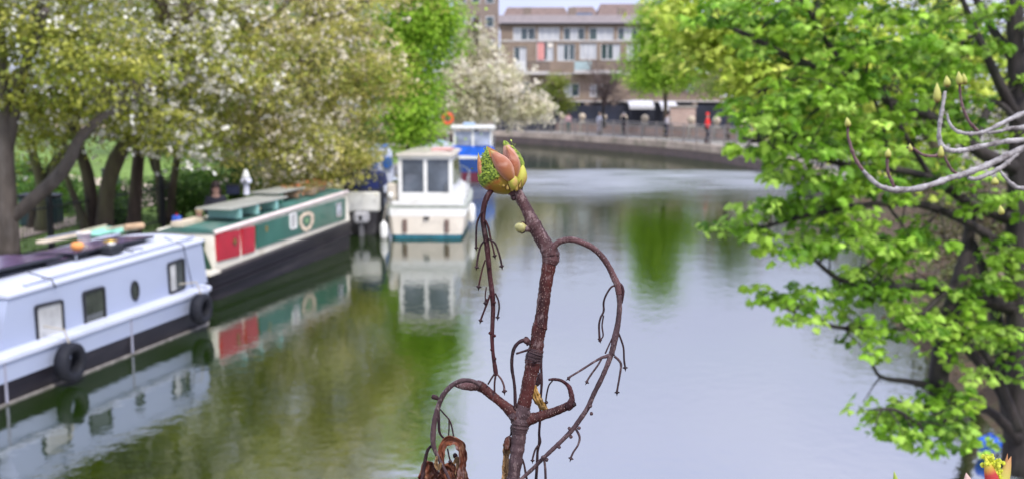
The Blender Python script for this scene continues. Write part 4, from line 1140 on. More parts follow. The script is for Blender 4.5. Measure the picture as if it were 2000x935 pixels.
# clutter on the lilac roof
def on_roof(px, py, z): x, y = LZ(b1, px, py, z); return W(b1, (x, y, z))
def mintboard(px, py, L_, Wd, m_, label, name, cat, rzz=0., h=.05, z=1.36):
    p = on_roof(px, py, z); e = empty(name, p, label, cat, rz=b1.rotation_euler.z + rzz)
    MB().box(-Wd / 2, Wd / 2, -L_ / 2, L_ / 2, 0, h, .012).build('plank_body', m_, e); return e
MINT = mat('mint_green_paint', (.30, .66, .50), rough=.6, var=.1)
PALEW = mat('pale_wood', (.62, .52, .38), rough=.8, var=.15, scale=4)
e = mintboard(203, 455, .9, .34, MINT, 'mint green board lying on the lilac boat roof', 'painted_board', 'board', .15)
MB().box(-.19, -.171, -.45, .45, .0, .09).build('edge_batten', PALEW, e)
e = mintboard(240, 452, .55, .26, MINT, 'smaller mint green board beside the pale log end', 'painted_board', 'board', -.1)
MB().box(-.15, -.131, -.27, .27, .0, .08).build('edge_batten', PALEW, e)
e = mintboard(128, 466, 1.3, .16, PALEW, 'long pale timber plank along the far side of the lilac roof', 'timber_plank', 'plank', .05)
MB().tube([(0, -.5, .07), (.02, .5, .07)], .02, 6).build('pole', STEEL, e)
p = on_roof(262, 449, 1.40); e = empty('firewood_log', p, 'short cut log at the far end of the lilac roof', 'log', rz=.9)
MB().tube([(-.17, 0, .05), (.17, 0, .055)], [.06, .055], 10).build('log_body', mat('cut_log', (.50, .34, .20), rough=.9, var=.3, scale=8), e, smooth=False)
MB().tube([(.1702, 0, .055), (.174, 0, .055)], .05, 10).build('cut_face', PALEW, e)
p = on_roof(165, 478, 1.37); e = empty('flower_pot', p, 'white pot with a white frill standing by the far solar panel', 'pot')
MB().lathe((0, 0, 0), [(.07, 0), (.08, .02), (.10, .16), (.115, .165), (.115, .2), (.09, .2), (.085, .16)], 14).build('pot', mat('white_pot', (.72, .68, .62), rough=.6), e, smooth=True)
MB().lathe((0, 0, .155), [(.01, 0), (.084, 0), (.05, .05), (.01, .07)], 12).build('plant', mat('dry_plant', (.5, .42, .3), rough=.9, var=.4), e)
p = on_roof(152, 492, 1.44); e = empty('orange_buoy', p, 'small orange buoy lying between the purple solar panels', 'buoy')
MB().ball((0, 0, .09), .10, .075, .07).build('float', mat('faded_orange', (.72, .30, .08), rough=.6), e, smooth=True); MB().tube([(.08, 0, .09), (.15, 0, .08)], .015, 6).build('eye', ROPE, e)
p = on_roof(222, 493, 1.36); e = empty('battery_lead_box', p, 'dark connector box with loose cables at the roof edge of the lilac boat', 'box', rz=b1.rotation_euler.z)
MB().box(-.1, .1, -.2, .12, 0, .12, .02).build('box', RUBR, e); MB().box(-.03, .05, -.1, .0, .1205, .15, .01).build('lid', WHITE, e)
MB().tube([(.09, .1, .05), (.16, .25, .02), (.2, .42, .01), (.26, .40, -.06), (.22, .2, -.01), (.12, .05, .04)], .009, 6, smooth=4).build('cable', RUBR, e, smooth=True)
# hung tyres
def tyre(px, py, label, r=.245):
    y, z = LX(b1, px, py, .16); p = W(b1, (.17, y, z))
    e = empty('tyre_fender', p, label, 'tyre', 'tyres hung along the lilac boat', rz=b1.rotation_euler.z + rnd.uniform(-.12, .12))
    rings = []; prof = [(.165, -.055), (.20, -.09), (.26, -.095), (.30, -.07), (.31, 0), (.30, .07), (.26, .095), (.20, .09), (.165, .055), (.175, 0)]
    n = 28
    for i in range(n + 1):
        a = 2 * math.pi * i / n; rings.append([(h, rr0 * math.cos(a) * r / .3, rr0 * math.sin(a) * r / .3) for rr0, h in prof])
    MB().loft(rings, caps=False).build('tyre', RUBB, e, smooth=True)
    MB().tube([(0, 0, r * .98), (-.06, 0, .42), (-.36, .02, .62 - z + .12)], .013, 6).build('rope', ROPE, e)
tyre(136, 706, 'black tyre hung below the second window of the lilac boat, nearest the blind window')
tyre(392, 602, 'black tyre hung at the far corner of the lilac boat by the green narrowboat', .235)
# thin lines over the cabin side
for (pa, pb) in (((357, 478), (372, 583)),):
    y0, z0 = LX(b1, *pa, -XS + .01); y1, z1 = LX(b1, *pb, -XS + .01)
    MB().tube([(-XS - .25, y0 - .1, z0 + .12), (-XS + .02, y0, z0), (-XS + .06, y1, gz(0, y1) + .03), (.05, y1 + .02, gz(0, y1) + .03)], .008, 5).build('lashing_rope', RUBR, b1)
y0, z0 = LX(b1, 100, 545, -XS + .01)
MB().tube([(-XS - .25, y0 - .1, z0 + .1), (-XS + .02, y0, z0), (-XS + .03, y0 + .05, z0 - .12)], .01, 5).build('lashing_rope', RUBR, b1)

# ------------------------------------------------------------------ green and red narrowboat
P0, P1 = G(489, 561), G(685, 484)
ang = math.atan2(P1.x - P0.x, P1.y - P0.y)
b2 = empty('narrowboat', (P0.x, P0.y, 0), 'green narrowboat with cream edges, two red panels and a painted wreath', 'narrowboat', rz=-ang)
W2 = 1.42
L2 = (P1 - P0).length
ol = narrow_outline(-1.75, L2 + .15, W2, .5, .12)
g2 = lambda x, y: .52 + .02 * max(y, -2)
MB().prism(ol, -.35, lambda x, y: g2(x, y) - .09, s0=grow(ol, W2, -.05)).build('hull', HB, b2, auto=True)
MB().prism(grow(ol, W2, .035), lambda x, y: g2(x, y) - .30, lambda x, y: g2(x, y) - .25).build('rubbing_strake', HB, b2, auto=True)
MB().prism(grow(ol, W2, .03), lambda x, y: g2(x, y) - .088, lambda x, y: g2(x, y) - .002).build('gunwale', HB, b2, auto=True)
XS2 = .12
ya = LX(b2, 418, 500, -XS2)[0]; yb = LX(b2, 683, 420, -XS2)[0]
z2 = lambda y: 1.20 + .024 * y
zc2 = lambda y: g2(0, y)
roof2 = cabin(b2, XS2, XS2 + .05, W2, ya, yb, zc2, z2, CREAM, ROOFG, slant0=.12, slant1=.05, camber=.06)
# stern deck, white gunwale end plate
MB().prism([(.02, -1.6), (.02, ya - .02), (-.5, ya - .02), (-.5, -1.7)], lambda x, y: g2(0, y) + .002, lambda x, y: g2(0, y) + .05).build('deck_board', CREAM, b2)
xo = -XS2 - .025   # side plane mean, slightly proud of the cream
def pl(e, px0, px1, ptop0, ptop1, pbot0, pbot1, m_, nm, th=.012, x=xo + .035):
    q = [LX(e, px0, pbot0, x), LX(e, px1, pbot1, x), LX(e, px1, ptop1, x), LX(e, px0, ptop0, x)]
    return MB().plate_yz(q, x - .05, x + th).build(nm, m_, e), q
a_, q1 = pl(b2, 425, 468, 457, 449, 510, 499, RED, 'side_panel')
a_, q2 = pl(b2, 474, 497, 447, 442, 497, 490, RED, 'side_panel')
a_, q3 = pl(b2, 501, 674, 440, 387, 485, 428, DGREEN, 'side_panel')
def loz(cpx, cpy, ry, rz, m_, nm, x, n=24, shape=None):
    y, z = LX(b2, cpx, cpy, x)
    pts = [(y + ry * math.cos(2 * math.pi * k / n), z + rz * math.sin(2 * math.pi * k / n)) for k in range(n)]
    return MB().plate_yz(pts, x, x + .006).build(nm, m_, b2)
xp = xo + .0475
loz(459, 472, .09, .10, mat('dark_emblem', (.10, .05, .03), rough=.5), 'emblem', xp, 4)
loz(459, 471, .05, .055, BRASS, 'emblem', xp + .007, 6)
# wreath: pale ring with green heart
y, z = LX(b2, 599, 431, xp); rw = .30
ell = lambda r, n=32: [(y + r * 1.35 * math.cos(2 * math.pi * k / n), z + r * .72 * math.sin(2 * math.pi * k / n) + .02 * math.cos(4 * math.pi * k / n)) for k in range(n)]
wr = MB().ring_yz(ell(rw), ell(rw * .62), xp - .002, xp + .008).build('painted_wreath', mat('wreath_paint', (.62, .50, .36), rough=.5, var=.6, scale=14), b2)
MB().plate_yz(ell(rw * .3, 8), xp - .001, xp + .006).build('painted_flower', mat('wreath_leaf_paint', (.16, .28, .13), rough=.5, var=.6, scale=20), b2)
for (px, py, s) in ((572, 432, .16), (661, 410, .16)):
    y, z = LX(b2, px, py, xp)
    f = MB().ring_yz(rrect(y - s * 1.1, y + s * 1.1, z - .17, z + .17, .06), rrect(y - s * .85, y + s * .85, z - .14, z + .14, .05), xp - .002, xp + .02).build('window', STEEL if px > 600 else WHITE, b2)
    MB().plate_yz(rrect(y - s * .86, y + s * .86, z - .141, z + .141, .05), xp - .001, xp + .008).build('pane', mat('painted_reflection_glass', (.35, .37, .40), rough=.1, var=.6, scale=6) if px > 600 else BGL2, f)  # far pane has a pale reflection painted into its colour
loz(521, 447, .05, .07, BRASS, 'porthole', xp, 16)
# painted cream handrail
MB().tube([(-XS2 - .03, y_, z2(y_) + .02) for y_ in np.linspace(ya + .1, yb - .05, 14)], .045, 8).build('handrail', mat('cream_pink_paint', (.76, .64, .58), rough=.45, var=.12, scale=2), b2, smooth=True)
MB().tube([(-W2 + XS2 + .03, y_, z2(y_) + .02) for y_ in np.linspace(ya + .1, yb - .05, 14)], .045, 8).build('handrail', CREAM, b2, smooth=True)
# near end: dark green door curtain with a scalloped cream valance
def endplate(pts, y0, y1, nm, m_):
    n = len(pts); vs = [(x, y0, z) for x, z in pts] + [(x, y1, z) for x, z in pts]
    return MB().add(vs, [(i, (i + 1) % n, n + (i + 1) % n, n + i) for i in range(n)] + [tuple(range(n)), tuple(range(2 * n - 1, n - 1, -1))]).build(nm, m_, b2)
ze0, ze1 = zc2(ya) + .05, z2(ya) - .02
endplate([(-XS2 - .05, ze0), (-XS2 - .09, ze0 + .1), (-XS2 - .20, ze1 - .25), (-XS2 - .17, ze1 - .08), (-.85, ze1 - .10), (-1.0, ze1 - .02), (-1.15, ze1 - .10), (-W2 + .4, ze1 - .08), (-W2 + .42, ze1 - .25), (-W2 + .26, ze0)], ya - .045, ya + .02, 'end_panel', mat('dark_green_end', (.008, .045, .022), rough=.5))
# roof furniture of boat 2
def on2(px, py, z): x, y = LZ(b2, px, py, z); return (x, y)
def thing2(name, px, py, z, label, cat, group=None, rzz=0.):
    x, y = on2(px, py, z); x = max(-W2 + .35, min(-.3, x))
    return empty(name, W(b2, (x, y, z2(y) + .055 + (.05 if abs(x + W2 / 2) < .4 else .02))), label, cat, group, rz=b2.rotation_euler.z + rzz), x, y
SLAB = mat('grey_table_top', (.34, .34, .29), rough=.5, var=.2, scale=2)
TEAL = mat('pale_teal_paint', (.20, .40, .36), rough=.6)
e, x, y = thing2('roof_table', 478, 405, 1.45, 'low grey board on teal trestles on the green boat roof, under the white lantern', 'table')
MB().box(-.38, .36, -1.3, 1.3, .20, .235, .01).build('table_top', SLAB, e)
for yy_ in (-.85, -.1, .8): MB().box(-.33, .33, yy_ - .05, yy_ + .07, 0, .198).build('leg', TEAL, e)
e, x, y = thing2('roof_table', 545, 385, 1.45, 'shorter grey board on the green boat roof beyond the white lantern', 'table')
MB().box(-.34, .32, -.75, .75, .20, .235, .01).build('table_top', SLAB, e)
for yy_ in (-.5, .5): MB().box(-.3, .3, yy_ - .05, yy_ + .05, 0, .198).build('leg', DGREEN, e)
# white lantern with cone cap
lp = W(b2, (-1.28, LZ(b2, 482, 392, 1.5)[1] - .1, 0)); zl = 1.62
lp = A(482, 392, 22.6); e = empty('cone_lantern', (lp.x, lp.y, 1.515), 'white lantern with a tall cone cap standing on the grey roof board', 'lantern')
LW = mat('white_lantern_paint', (.72, .72, .82), rough=.5)
MB().lathe((0, 0, 0), [(.075, 0), (.07, .02), (.062, .24), (.075, .26)], 14).build('lantern_body', LW, e, smooth=True)
MB().lathe((0, 0, .261), [(.115, 0), (.12, .02), (.115, .09), (.08, .11)], 14).build('collar', LW, e, smooth=True)
MB().lathe((0, 0, .372), [(.095, 0), (.085, .05), (.05, .14), (.03, .18), (.005, .2)], 14).build('cone_cap', WHITE, e, smooth=True)
MB().box(-.03, .03, -.125, -.118, .285, .34).build('vent_hole', RUBR, e)
e, x, y = thing2('planter_box', 365, 432, 1.25, 'long wooden trough on the near end of the green boat roof', 'planter')
e.location = W(b2, (-.95, ya + .65, z2(ya) + .09))
MB().box(-.13, .13, -.45, .45, 0, .10, .01).build('trough', PALEW, e)
e, x, y = thing2('planter_box', 600, 372, 1.5, 'wooden crate of leaves in the middle of the green boat roof', 'planter')
MB().box(-.2, .2, -.3, .3, 0, .16, .01).build('crate', WOOD, e)
g9 = np.random.default_rng(4); wp = np.array(e.location) + g9.normal(size=(220, 3)) * [.16, .24, .06] + [0, 0, .22]
foliage('leaves', wp, .07, tints(np.arange(220), 220, [(.12, .2, .03), (.35, .32, .08), (.45, .38, .2)], g9), tmpl_simple(), LEAF, e, seed=3)
e.rotation_euler.z = 0
for k, (px, lb) in enumerate(((632, 'orange flowers in a long trough at the far end of the green boat'), (664, 'red orange flowers in the last trough by the navy boat'))):
    y_ = yb - (1.9 if k == 0 else .7); e = empty('flower_trough', W(b2, (-.75, y_, z2(y_) + .10)), lb, 'flower trough', 'flower troughs on the green boat')
    MB().box(-.2, .2, -.42, .42, 0, .13, .01).build('trough', WOOD, e)
    wp = np.array(e.location) + g9.normal(size=(300, 3)) * [.14, .25, .045] + [0, 0, .16]
    foliage('flowers', wp, .07, tints(np.arange(300), 300, [(.55, .16, .05), (.70, .34, .16), (.2, .24, .06), (.6, .2, .1)], g9), tmpl_blossom(), LEAF, e, seed=6 + k, droop=0)
e, x, y = thing2('brass_mushroom_vent', 514, 413, 1.35, 'round cream vent cap on the green boat roof near the red panels', 'vent')
e.location = W(b2, (-.42, LZ(b2, 514, 413, 1.35)[1], z2(1) + .09))
MB().lathe((0, 0, 0), [(.06, 0), (.06, .05), (.12, .06), (.13, .10), (.08, .15), (.01, .17)], 14).build('cap', mat('cream_brass', (.70, .58, .30), rough=.4), e, smooth=True)
e, x, y = thing2('jerry_can', 352, 428, 1.3, 'blue can at the near corner of the green boat roof', 'can')
e.location = W(b2, (-W2 + .3, ya + .5, z2(ya) + .07)); MB().box(-.08, .08, -.06, .06, 0, .2, .025).build('can', mat('blue_plastic', (.03, .10, .45), rough=.4), e)
MB().tube([(0, 0, .2), (0, 0, .24)], .02, 6).build('cap', RED, e)
e = empty('storage_box', (lp.x - .32, lp.y + .25, 1.50), 'dark blue box on the grey roof board beside the white lantern', 'box')
MB().box(-.18, .1, -.1, .1, 0, .20, .02).build('box', mat('dark_navy_box', (.015, .02, .05), rough=.5), e)
MB().box(-.19, .11, -.11, .11, .202, .23, .01).build('lid', RUBR, e)

# ------------------------------------------------------------------ navy canopy cruiser
def frame_boat(name, px, py_w, yaw, label, group=None):
    p = G(px, py_w); return empty(name, (p.x, p.y, 0), label, 'boat', group, rz=yaw)
def cruiser_outline(w, L, r=.1, k=12):
    """stern at y=0 (square), bow point at y=L"""
    pts = [(w / 2 - r, 0), (w / 2, r)]
    for i in range(1, k): t = i / k; pts.append((w / 2 * math.cos(t ** 2.2 * math.pi / 2), r + (L - r) * t))
    pts.append((0, L))
    for i in range(k - 1, 0, -1): t = i / k; pts.append((-w / 2 * math.cos(t ** 2.2 * math.pi / 2), r + (L - r) * t))
    pts += [(-w / 2, r), (-w / 2 + r, 0)]
    return pts
NAVY = mat('navy_canvas', (.012, .022, .115), rough=.8, var=.25, scale=2, bump=.5, bscale=5)
b3 = frame_boat('small_cruiser', 690, 459, math.radians(1), 'small dark boat with a navy canvas hood, white stern panel and grey outboard')
s3 = 27.2 / FPX
w3 = 112 * s3
o3 = cruiser_outline(w3, 5.0)
sc = lambda o, k, kk=1: [(x * k, y * kk + .03) for x, y in o]
MB().prism(o3, -.2, .62, s0=sc(o3, .85, .9)).build('hull', mat('black_boat_hull', (.03, .028, .032), rough=.4, stain=(.2, .2, .2), stain_amt=.4), b3, auto=True)
MB().box(-w3 / 2 + .12, w3 / 2 - .02, -.06, .10, .622, 1.16, .05).build('stern_panel', WHITE, b3)
MB().prism(sc(o3, .96, .55), .63, lambda x, y: 1.24 - .05 * (y > 1.5)).build('coaming', mat('dark_navy_coaming', (.02, .025, .05), rough=.5), b3, auto=True)
hood = []
for i in range(7):
    t = i / 6; y = .12 + 2.4 * t; h = 1.72 - .20 * abs(t - .4)
    hood.append([(w3 / 2 - .06, y, 1.2), (w3 / 2 - .12, y, h - .12), (w3 / 4, y, h), (-w3 / 4, y, h), (-w3 / 2 + .12, y, h - .12), (-w3 / 2 + .06, y, 1.2)])
MB().loft(hood).build('canvas_hood', NAVY, b3, smooth=False)
MB().tube([(w3 / 2 - .1, .1, 1.70), (0, .08, 1.80), (-w3 / 2 + .1, .1, 1.70)], .03, 6, smooth=3).build('hood_bar', STEEL, b3)
om = MB().box(.05, .48, -.42, -.09, .36, .66, .07).build('outboard_cowl', mat('grey_outboard', (.36, .36, .38), rough=.4, var=.2, scale=6), b3)
MB().box(.18, .33, -.30, -.14, -.25, .36, .03).build('outboard_leg', mat('dark_outboard_leg', (.10, .10, .11), rough=.5), om)
MB().box(.22, .30, -.435, -.421, .45, .56).build('badge', RUBR, om)
e = empty('boat_fender', A(750, 463, 26.6), 'white sausage fender floating between the navy boat and the cream cruiser', 'fender')
e.location.z = .02
MB().lathe((0, 0, 0), [(.02, -.05), (.09, 0), (.11, .08), (.11, .3), (.09, .38), (.03, .43), (.02, .46)], 12).build('fender_body', WHITE, e, smooth=True)
MB().tube([(0, 0, .45), (.05, .1, .8), (.12, .2, 1.0)], .012, 5).build('rope', ROPE, e)

# ------------------------------------------------------------------ cream cabin cruiser
b4 = frame_boat('cabin_cruiser', 832, 466, -math.radians(1.5), 'cream cabin cruiser with white framed glass doors and a teal waterline')
d4 = G(832, 466).y; s4 = d4 / FPX; w4 = 150 * s4
o4 = cruiser_outline(w4, 6.4)
TEALP = mat('teal_antifoul', (.015, .12, .16), rough=.5, var=.3)
TCREAM = mat('cream_gelcoat', (.66, .60, .50), rough=.35, var=.06, stain=(.40, .36, .30), stain_amt=.5, stain_scale=1.5, coat=.3)
MB().prism(sc(o4, .93, .95), -.35, .10, s0=sc(o4, .8, .85)).build('waterline_band', TEALP, b4, auto=True)
MB().prism(sc(o4, 1.0, 1.0), .102, .58, s0=sc(o4, .945, .96)).build('hull', TCREAM, b4, auto=True)
MB().prism(sc(o4, 1.05, 1.01), .582, .78, s0=sc(o4, 1.03, 1.0)).build('rubbing_band', WHITE, b4, auto=True)
MB().prism(sc(o4, 1.08, 1.015), .782, lambda x, y: .86 + .028 * y).build('deck_edge', mat('grey_green_deck', (.33, .35, .30), rough=.7, var=.25, scale=4), b4, auto=True)
MB().prism(sc(o4, .98, .97), .87, lambda x, y: .97 + .035 * y).build('coaming', WHITE, b4, auto=True)
MB().box(-.06, .09, -.03, .02, .50, .56).build('exhaust_slot', RUBR, b4)
for x in (-.55, .55): MB().box(x - .06, x + .06, -.05, .0, .16, .5, .015).build('drain_fitting', mat('rust_stain_metal', (.16, .11, .09), rough=.7), b4)
cx0, cx1 = -.72, .70
zb4, zt4 = .98, 2.16
# aft bulkhead frame and sliding doors
fr = MB()
for x in (cx0, -.06, cx1 - .10): fr.box(x, x + .10, .10, .18, zb4, zt4)
fr.box(cx0 + .101, cx1 - .101, .105, .175, zt4 - .10, zt4); fr.box(cx0 + .101, cx1 - .101, .105, .175, zb4, zb4 + .22)
f = fr.build('door_frame', WHITE, b4)
DG = mat('grey_tinted_glass', (.085, .10, .12), rough=.12, var=.45, scale=1.6, spec=.8, stain=(.22, .24, .28), stain_amt=.5, stain_scale=1.4)
MB().box(cx0 + .102, -.062, .12, .15, zb4 + .222, zt4 - .102).build('glass_door', DG, b4)
MB().box(.042, cx1 - .102, .12, .15, zb4 + .222, zt4 - .102).build('glass_door', DG, b4)
MB().tube([(.52, .07, 1.22), (.52, .07, 1.44)], .018, 6).build('door_handle', STEEL, b4)
# cabin sides, side windows and roof
for x, sgn in ((cx0, -1), (cx1, 1)):
    q = MB()
    q.add([(x, .181, zb4), (x, 3.2, zb4), (x * .93, 2.7, zt4), (x, .181, zt4), (x - sgn * .05, .181, zb4), (x - sgn * .05, 3.2, zb4), (x * .93 - sgn * .05, 2.7, zt4), (x - sgn * .05, .181, zt4)],
          [(0, 1, 2, 3), (7, 6, 5, 4), (0, 4, 5, 1), (1, 5, 6, 2), (2, 6, 7, 3), (3, 7, 4, 0)])
    q.build('cabin_side', WHITE, b4)
    MB().add([(x + sgn * .012, .4, zb4 + .4), (x + sgn * .012, 2.7, zb4 + .4), (x * .955 + sgn * .012, 2.45, zt4 - .15), (x + sgn * .012, .4, zt4 - .15), (x - sgn * .0, .4, zb4 + .4), (x - sgn * .0, 2.7, zb4 + .4), (x * .955, 2.45, zt4 - .15), (x, .4, zt4 - .15)],
             [(0, 1, 2, 3), (7, 6, 5, 4), (0, 4, 5, 1), (1, 5, 6, 2), (2, 6, 7, 3), (3, 7, 4, 0)]).build('side_window', mat('olive_pane_glass', (.16, .17, .05), rough=.15, var=.3), b4)  # side panes coloured plain olive
MB().box(cx0 + .05, cx1 - .05, 2.72, 2.76, zb4, zt4 - .01).build('windscreen', DG, b4)
rf = []
for i in range(6):
    t = i / 5; y = -.02 + 3.0 * t; a = cx0 - .06 + .04 * t; b = cx1 + .06 - .04 * t
    rf.append([(a, y, zt4 + .003), (a + .02, y, zt4 + .05), (a * .5, y, zt4 + .09), (b * .5, y, zt4 + .09), (b - .02, y, zt4 + .05), (b, y, zt4 + .003)])
MB().loft(rf).build('cabin_roof', TCREAM, b4, auto=True)
MB().box(.05, .62, .9, 1.8, zt4 + .088, zt4 + .14, .02).build('roof_hatch', mat('faded_pink_hatch', (.58, .32, .28), rough=.7), b4)
MB().box(cx0 - .33, cx0 - .03, .25, 1.6, .985, 1.42, .04).build('side_locker', TCREAM, b4)
MB().ball((cx0 - .22, .16, 1.12), .09, .07, .09).build('deck_light', WHITE, b4, smooth=True)
# pulpit rails along the starboard side
mb = MB(); mb.tube([(w4 / 2 * 1.0 * math.cos((y / 6.4) ** 2.2 * math.pi / 2), y, 1.42 + .03 * y) for y in np.linspace(1.2, 6.2, 14)], .014, 6)
for y in np.linspace(1.2, 6.2, 6): x = w4 / 2 * math.cos((y / 6.4) ** 2.2 * math.pi / 2); mb.tube([(x, y, .9 + .03 * y), (x, y, 1.42 + .03 * y)], .012, 6)
mb.build('guard_rail', STEEL, b4)
MB().lathe((w4 / 2 + .1, 1.6, .25), [(.02, -.02), (.08, .03), (.10, .1), (.10, .4), (.07, .48), (.02, .52)], 12).build('hull_fender', WHITE, b4, smooth=True)

# ------------------------------------------------------------------ blue and white cruiser farther on
b5 = frame_boat('blue_cruiser', 924, 356, math.radians(2), 'blue and maroon cruiser with a white hard top and bright blue canvas skirt')
s5 = G(924, 356).y / FPX; w5 = 88 * s5
o5 = cruiser_outline(w5, 7.0)
MB().prism(sc(o5, .92, .95), -.3, .42, s0=sc(o5, .8, .9)).build('hull_lower', mat('maroon_paint', (.11, .012, .03), rough=.4), b5, auto=True)
MB().prism(sc(o5, 1, 1), .422, 1.02, s0=sc(o5, .94, .97)).build('hull', mat('navy_hull_paint', (.012, .05, .20), rough=.35), b5, auto=True)
MB().prism(sc(o5, 1.04, 1.01), 1.022, 1.16).build('deck_edge', WHITE, b5, auto=True)
BLC = mat('bright_blue_canvas', (.012, .12, .62), rough=.75, var=.25, scale=3, bump=.6, bscale=5)
mb = MB(); sk = [(-w5 / 2 + .02, 1.17, 0), (w5 / 2 - .02, 1.17, 0)]
rg = []
for i, z in enumerate((1.162, 1.35, 1.55)):
    k = 1.0 - .05 * i
    rg.append([(x * k, y * .5 + .02 - .04 * math.sin(x * 9), z + .05 * math.sin(x * 5 + 1)) for x, y in o5])
mb.loft(rg).build('canvas_skirt', BLC, b5, smooth=False)
CW = .86
for x in (-CW, -.05, CW - .1): MB().box(x * 1.0, x + .10, .15, .24, 1.56, 2.32).build('window_post', WHITE, b5)
for x in (-CW, CW - .08): MB().box(x, x + .08, 2.6, 2.7, 1.56, 2.32).build('window_post', WHITE, b5)
RG = mat('painted_sky_glass', (.32, .36, .46), rough=.1, var=.5, scale=1.5)  # reflected sky put into the panes' own colour
MB().box(-CW + .102, -.052, .17, .20, 1.6, 2.22).build('window', RG, b5); MB().box(.052, CW - .102, .17, .20, 1.6, 2.22).build('window', RG, b5)
for x in (-CW + .01, CW - .04): MB().box(x, x + .02, .25, 2.6, 1.6, 2.2).build('side_window', DG, b5)
MB().box(-CW - .14, CW + .14, -.05, 2.9, 2.322, 2.46, .05).build('hard_top', WHITE, b5)
MB().box(-.45, .1, .9, 1.7, 2.462, 2.58, .04).build('roof_hatch', mat('pale_blue_hatch', (.35, .48, .65), rough=.5), b5)
MB().tube([(.95, .2, 1.5), (.97, .2, 2.9)], .02, 5).build('mast', STEEL, b5)

# ------------------------------------------------------------------ two more boats half hidden by the trees
for (px, pw, yaw, col_, top, lb, wd, top_z, nm) in ((858, 345, 2, (.30, .42, .55), (.55, .60, .62), 'pale blue boat with a rounded white cabin half hidden left of the blue cruiser', 1.9, 1.55, 'river_boat'),
                                   (742, 412, 4, (.04, .12, .34), (.50, .53, .60), 'blue and white wheelhouse boat glimpsed between olive leaves and the cream cruiser', 1.0, 2.0, 'river_boat')):
    e = frame_boat(nm, px, pw, math.radians(yaw), lb, None); o6 = cruiser_outline(wd, 6)
    MB().prism(o6, -.2, .6, s0=sc(o6, .85, .95)).build('hull', mat('hull_%d' % px, (.03, .03, .035), rough=.5), e, auto=True)
    MB().prism(sc(o6, 1.02), .602, .75).build('deck_edge', mat('deck_%d' % px, top, rough=.5), e, auto=True)
    rg = []
    for z, k in ((.752, .86), (1.1, .84), (top_z - .12, .76), (top_z, .6)): rg.append([(x * k, .25 + y * .45 * k, z) for x, y in o6])
    MB().loft(rg).build('cabin', mat('cabinm_%d' % px, top, rough=.5, var=.1), e, auto=True)
    for x in (-.34, .12):
        MB().box(x, x + .30, .12, .26, top_z - .62, top_z - .25, .02).build('window', mat('boatwin_%d' % px, col_, rough=.2), e)
    MB().box(-.25, .25, .6, 1.8, top_z + .002, top_z + .1, .03).build('roof_locker', mat('locker_%d' % px, col_, rough=.6), e)

# blue bag by the right bank
bp_ = G(1932, 868, .12)
e = empty('blue_bag', (bp_.x, bp_.y, 0.0), 'round bright blue plastic float at the water edge under the maple', 'float')
mb = MB(); mb.ball((0, 0, .13), .125, .12, .10, 8, 14)
for i, v_ in enumerate(mb.v): mb.v[i] = (v_[0] + .012 * math.sin(v_[2] * 60 + v_[1] * 40), v_[1] + .01 * math.sin(v_[0] * 50), v_[2] + .01 * math.sin(v_[0] * 40 + 1))
mb.build('float_body', mat('blue_plastic_shiny', (.015, .10, .60), rough=.3, var=.3, scale=8), e, smooth=True)
MB().tube([(-.05, -.105, .17), (.0, -.125, .16), (.06, -.115, .11)], [.018, .028, .012], 6, smooth=3).build('weed_strand', mat('green_weed', (.14, .24, .05), rough=.8), e)

# iron park fence
FE = mat('black_iron', (.018, .018, .02), rough=.5)
fence = empty('iron_fence', (-9.4, 15, .5), 'black iron railings with close upright bars along the lawn edge', 'fence')
line = [Vector((-10.3, 13.6, 0)), Vector((-9.75, 18.2, 0)), Vector((-9.1, 22.5, 0)), Vector((-8.5, 26, 0))]
mb = MB(); mp_ = MB()
for h in (.18, .98): mb.tube([(p.x, p.y, .46 + h) for p in line], .018, 5)
for p, t in walk(line, .115):
    mp_.tube([(p.x, p.y, .46), (p.x, p.y, 1.56)], [.010, .010], 4)
mb.build('rail', FE, fence, world=True); mp_.build('bars', FE, fence, world=True)
for p, t in walk(line, 2.3, .2):
    mq = MB(); mq.box(p.x - .05, p.x + .05, p.y - .05, p.y + .05, .44, 1.66, .01); mq.ball((p.x, p.y, 1.71), .06, .06, .06, 5, 8); mq.build('post', FE, fence, world=True)
# park things beyond the fence
BIN = mat('dark_teal_plastic', (.03, .07, .08), rough=.5)
def bin_(px, py, y, label, h=.95):
    p = A(px, py, y); z0 = lawn_z(p.x, p.y)
    e = empty('litter_bin', (p.x, p.y, z0), label, 'litter bin', 'dark litter bins in the park')
    h *= .72; MB().box(-.22, .22, -.22, .22, 0, h, .04).build('bin', BIN, e); MB().box(-.24, .24, -.24, .24, h + .002, h + .10, .04).build('lid', RUBR, e)
    MB().box(-.13, .13, -.232, -.222, h * .62, h * .8).build('slot', RUBR, e)
bin_(218, 385, 33, 'dark litter bin beside the sandy park path')
bin_(62, 425, 25, 'dark teal bin behind the leaning branch, nearer the grey trunk')
bin_(100, 425, 25.4, 'dark teal bin to the right of its twin, by the pale path edge', .9)

# ================================================================== PEOPLE
SKIN = mat('skin', (.46, .27, .20), rough=.55, var=.05)
def skin_mesh(name, verts, edges, radii, m, parent, root=0, sub=2):
    me = bpy.data.meshes.new(name); me.from_pydata([tuple(v) for v in verts], edges, []); me.update()
    o = bpy.data.objects.new(name, me); col.objects.link(o); me.materials.append(m); o.parent = parent
    s = o.modifiers.new('skin', 'SKIN'); s.use_smooth_shade = True
    for i, r in enumerate(radii):
        sv = me.skin_vertices[0].data[i]; sv.radius = (r, r) if not hasattr(r, '__len__') else r; sv.use_root = (i == root)
    u = o.modifiers.new('sub', 'SUBSURF'); u.levels = sub; u.render_levels = sub
    return o

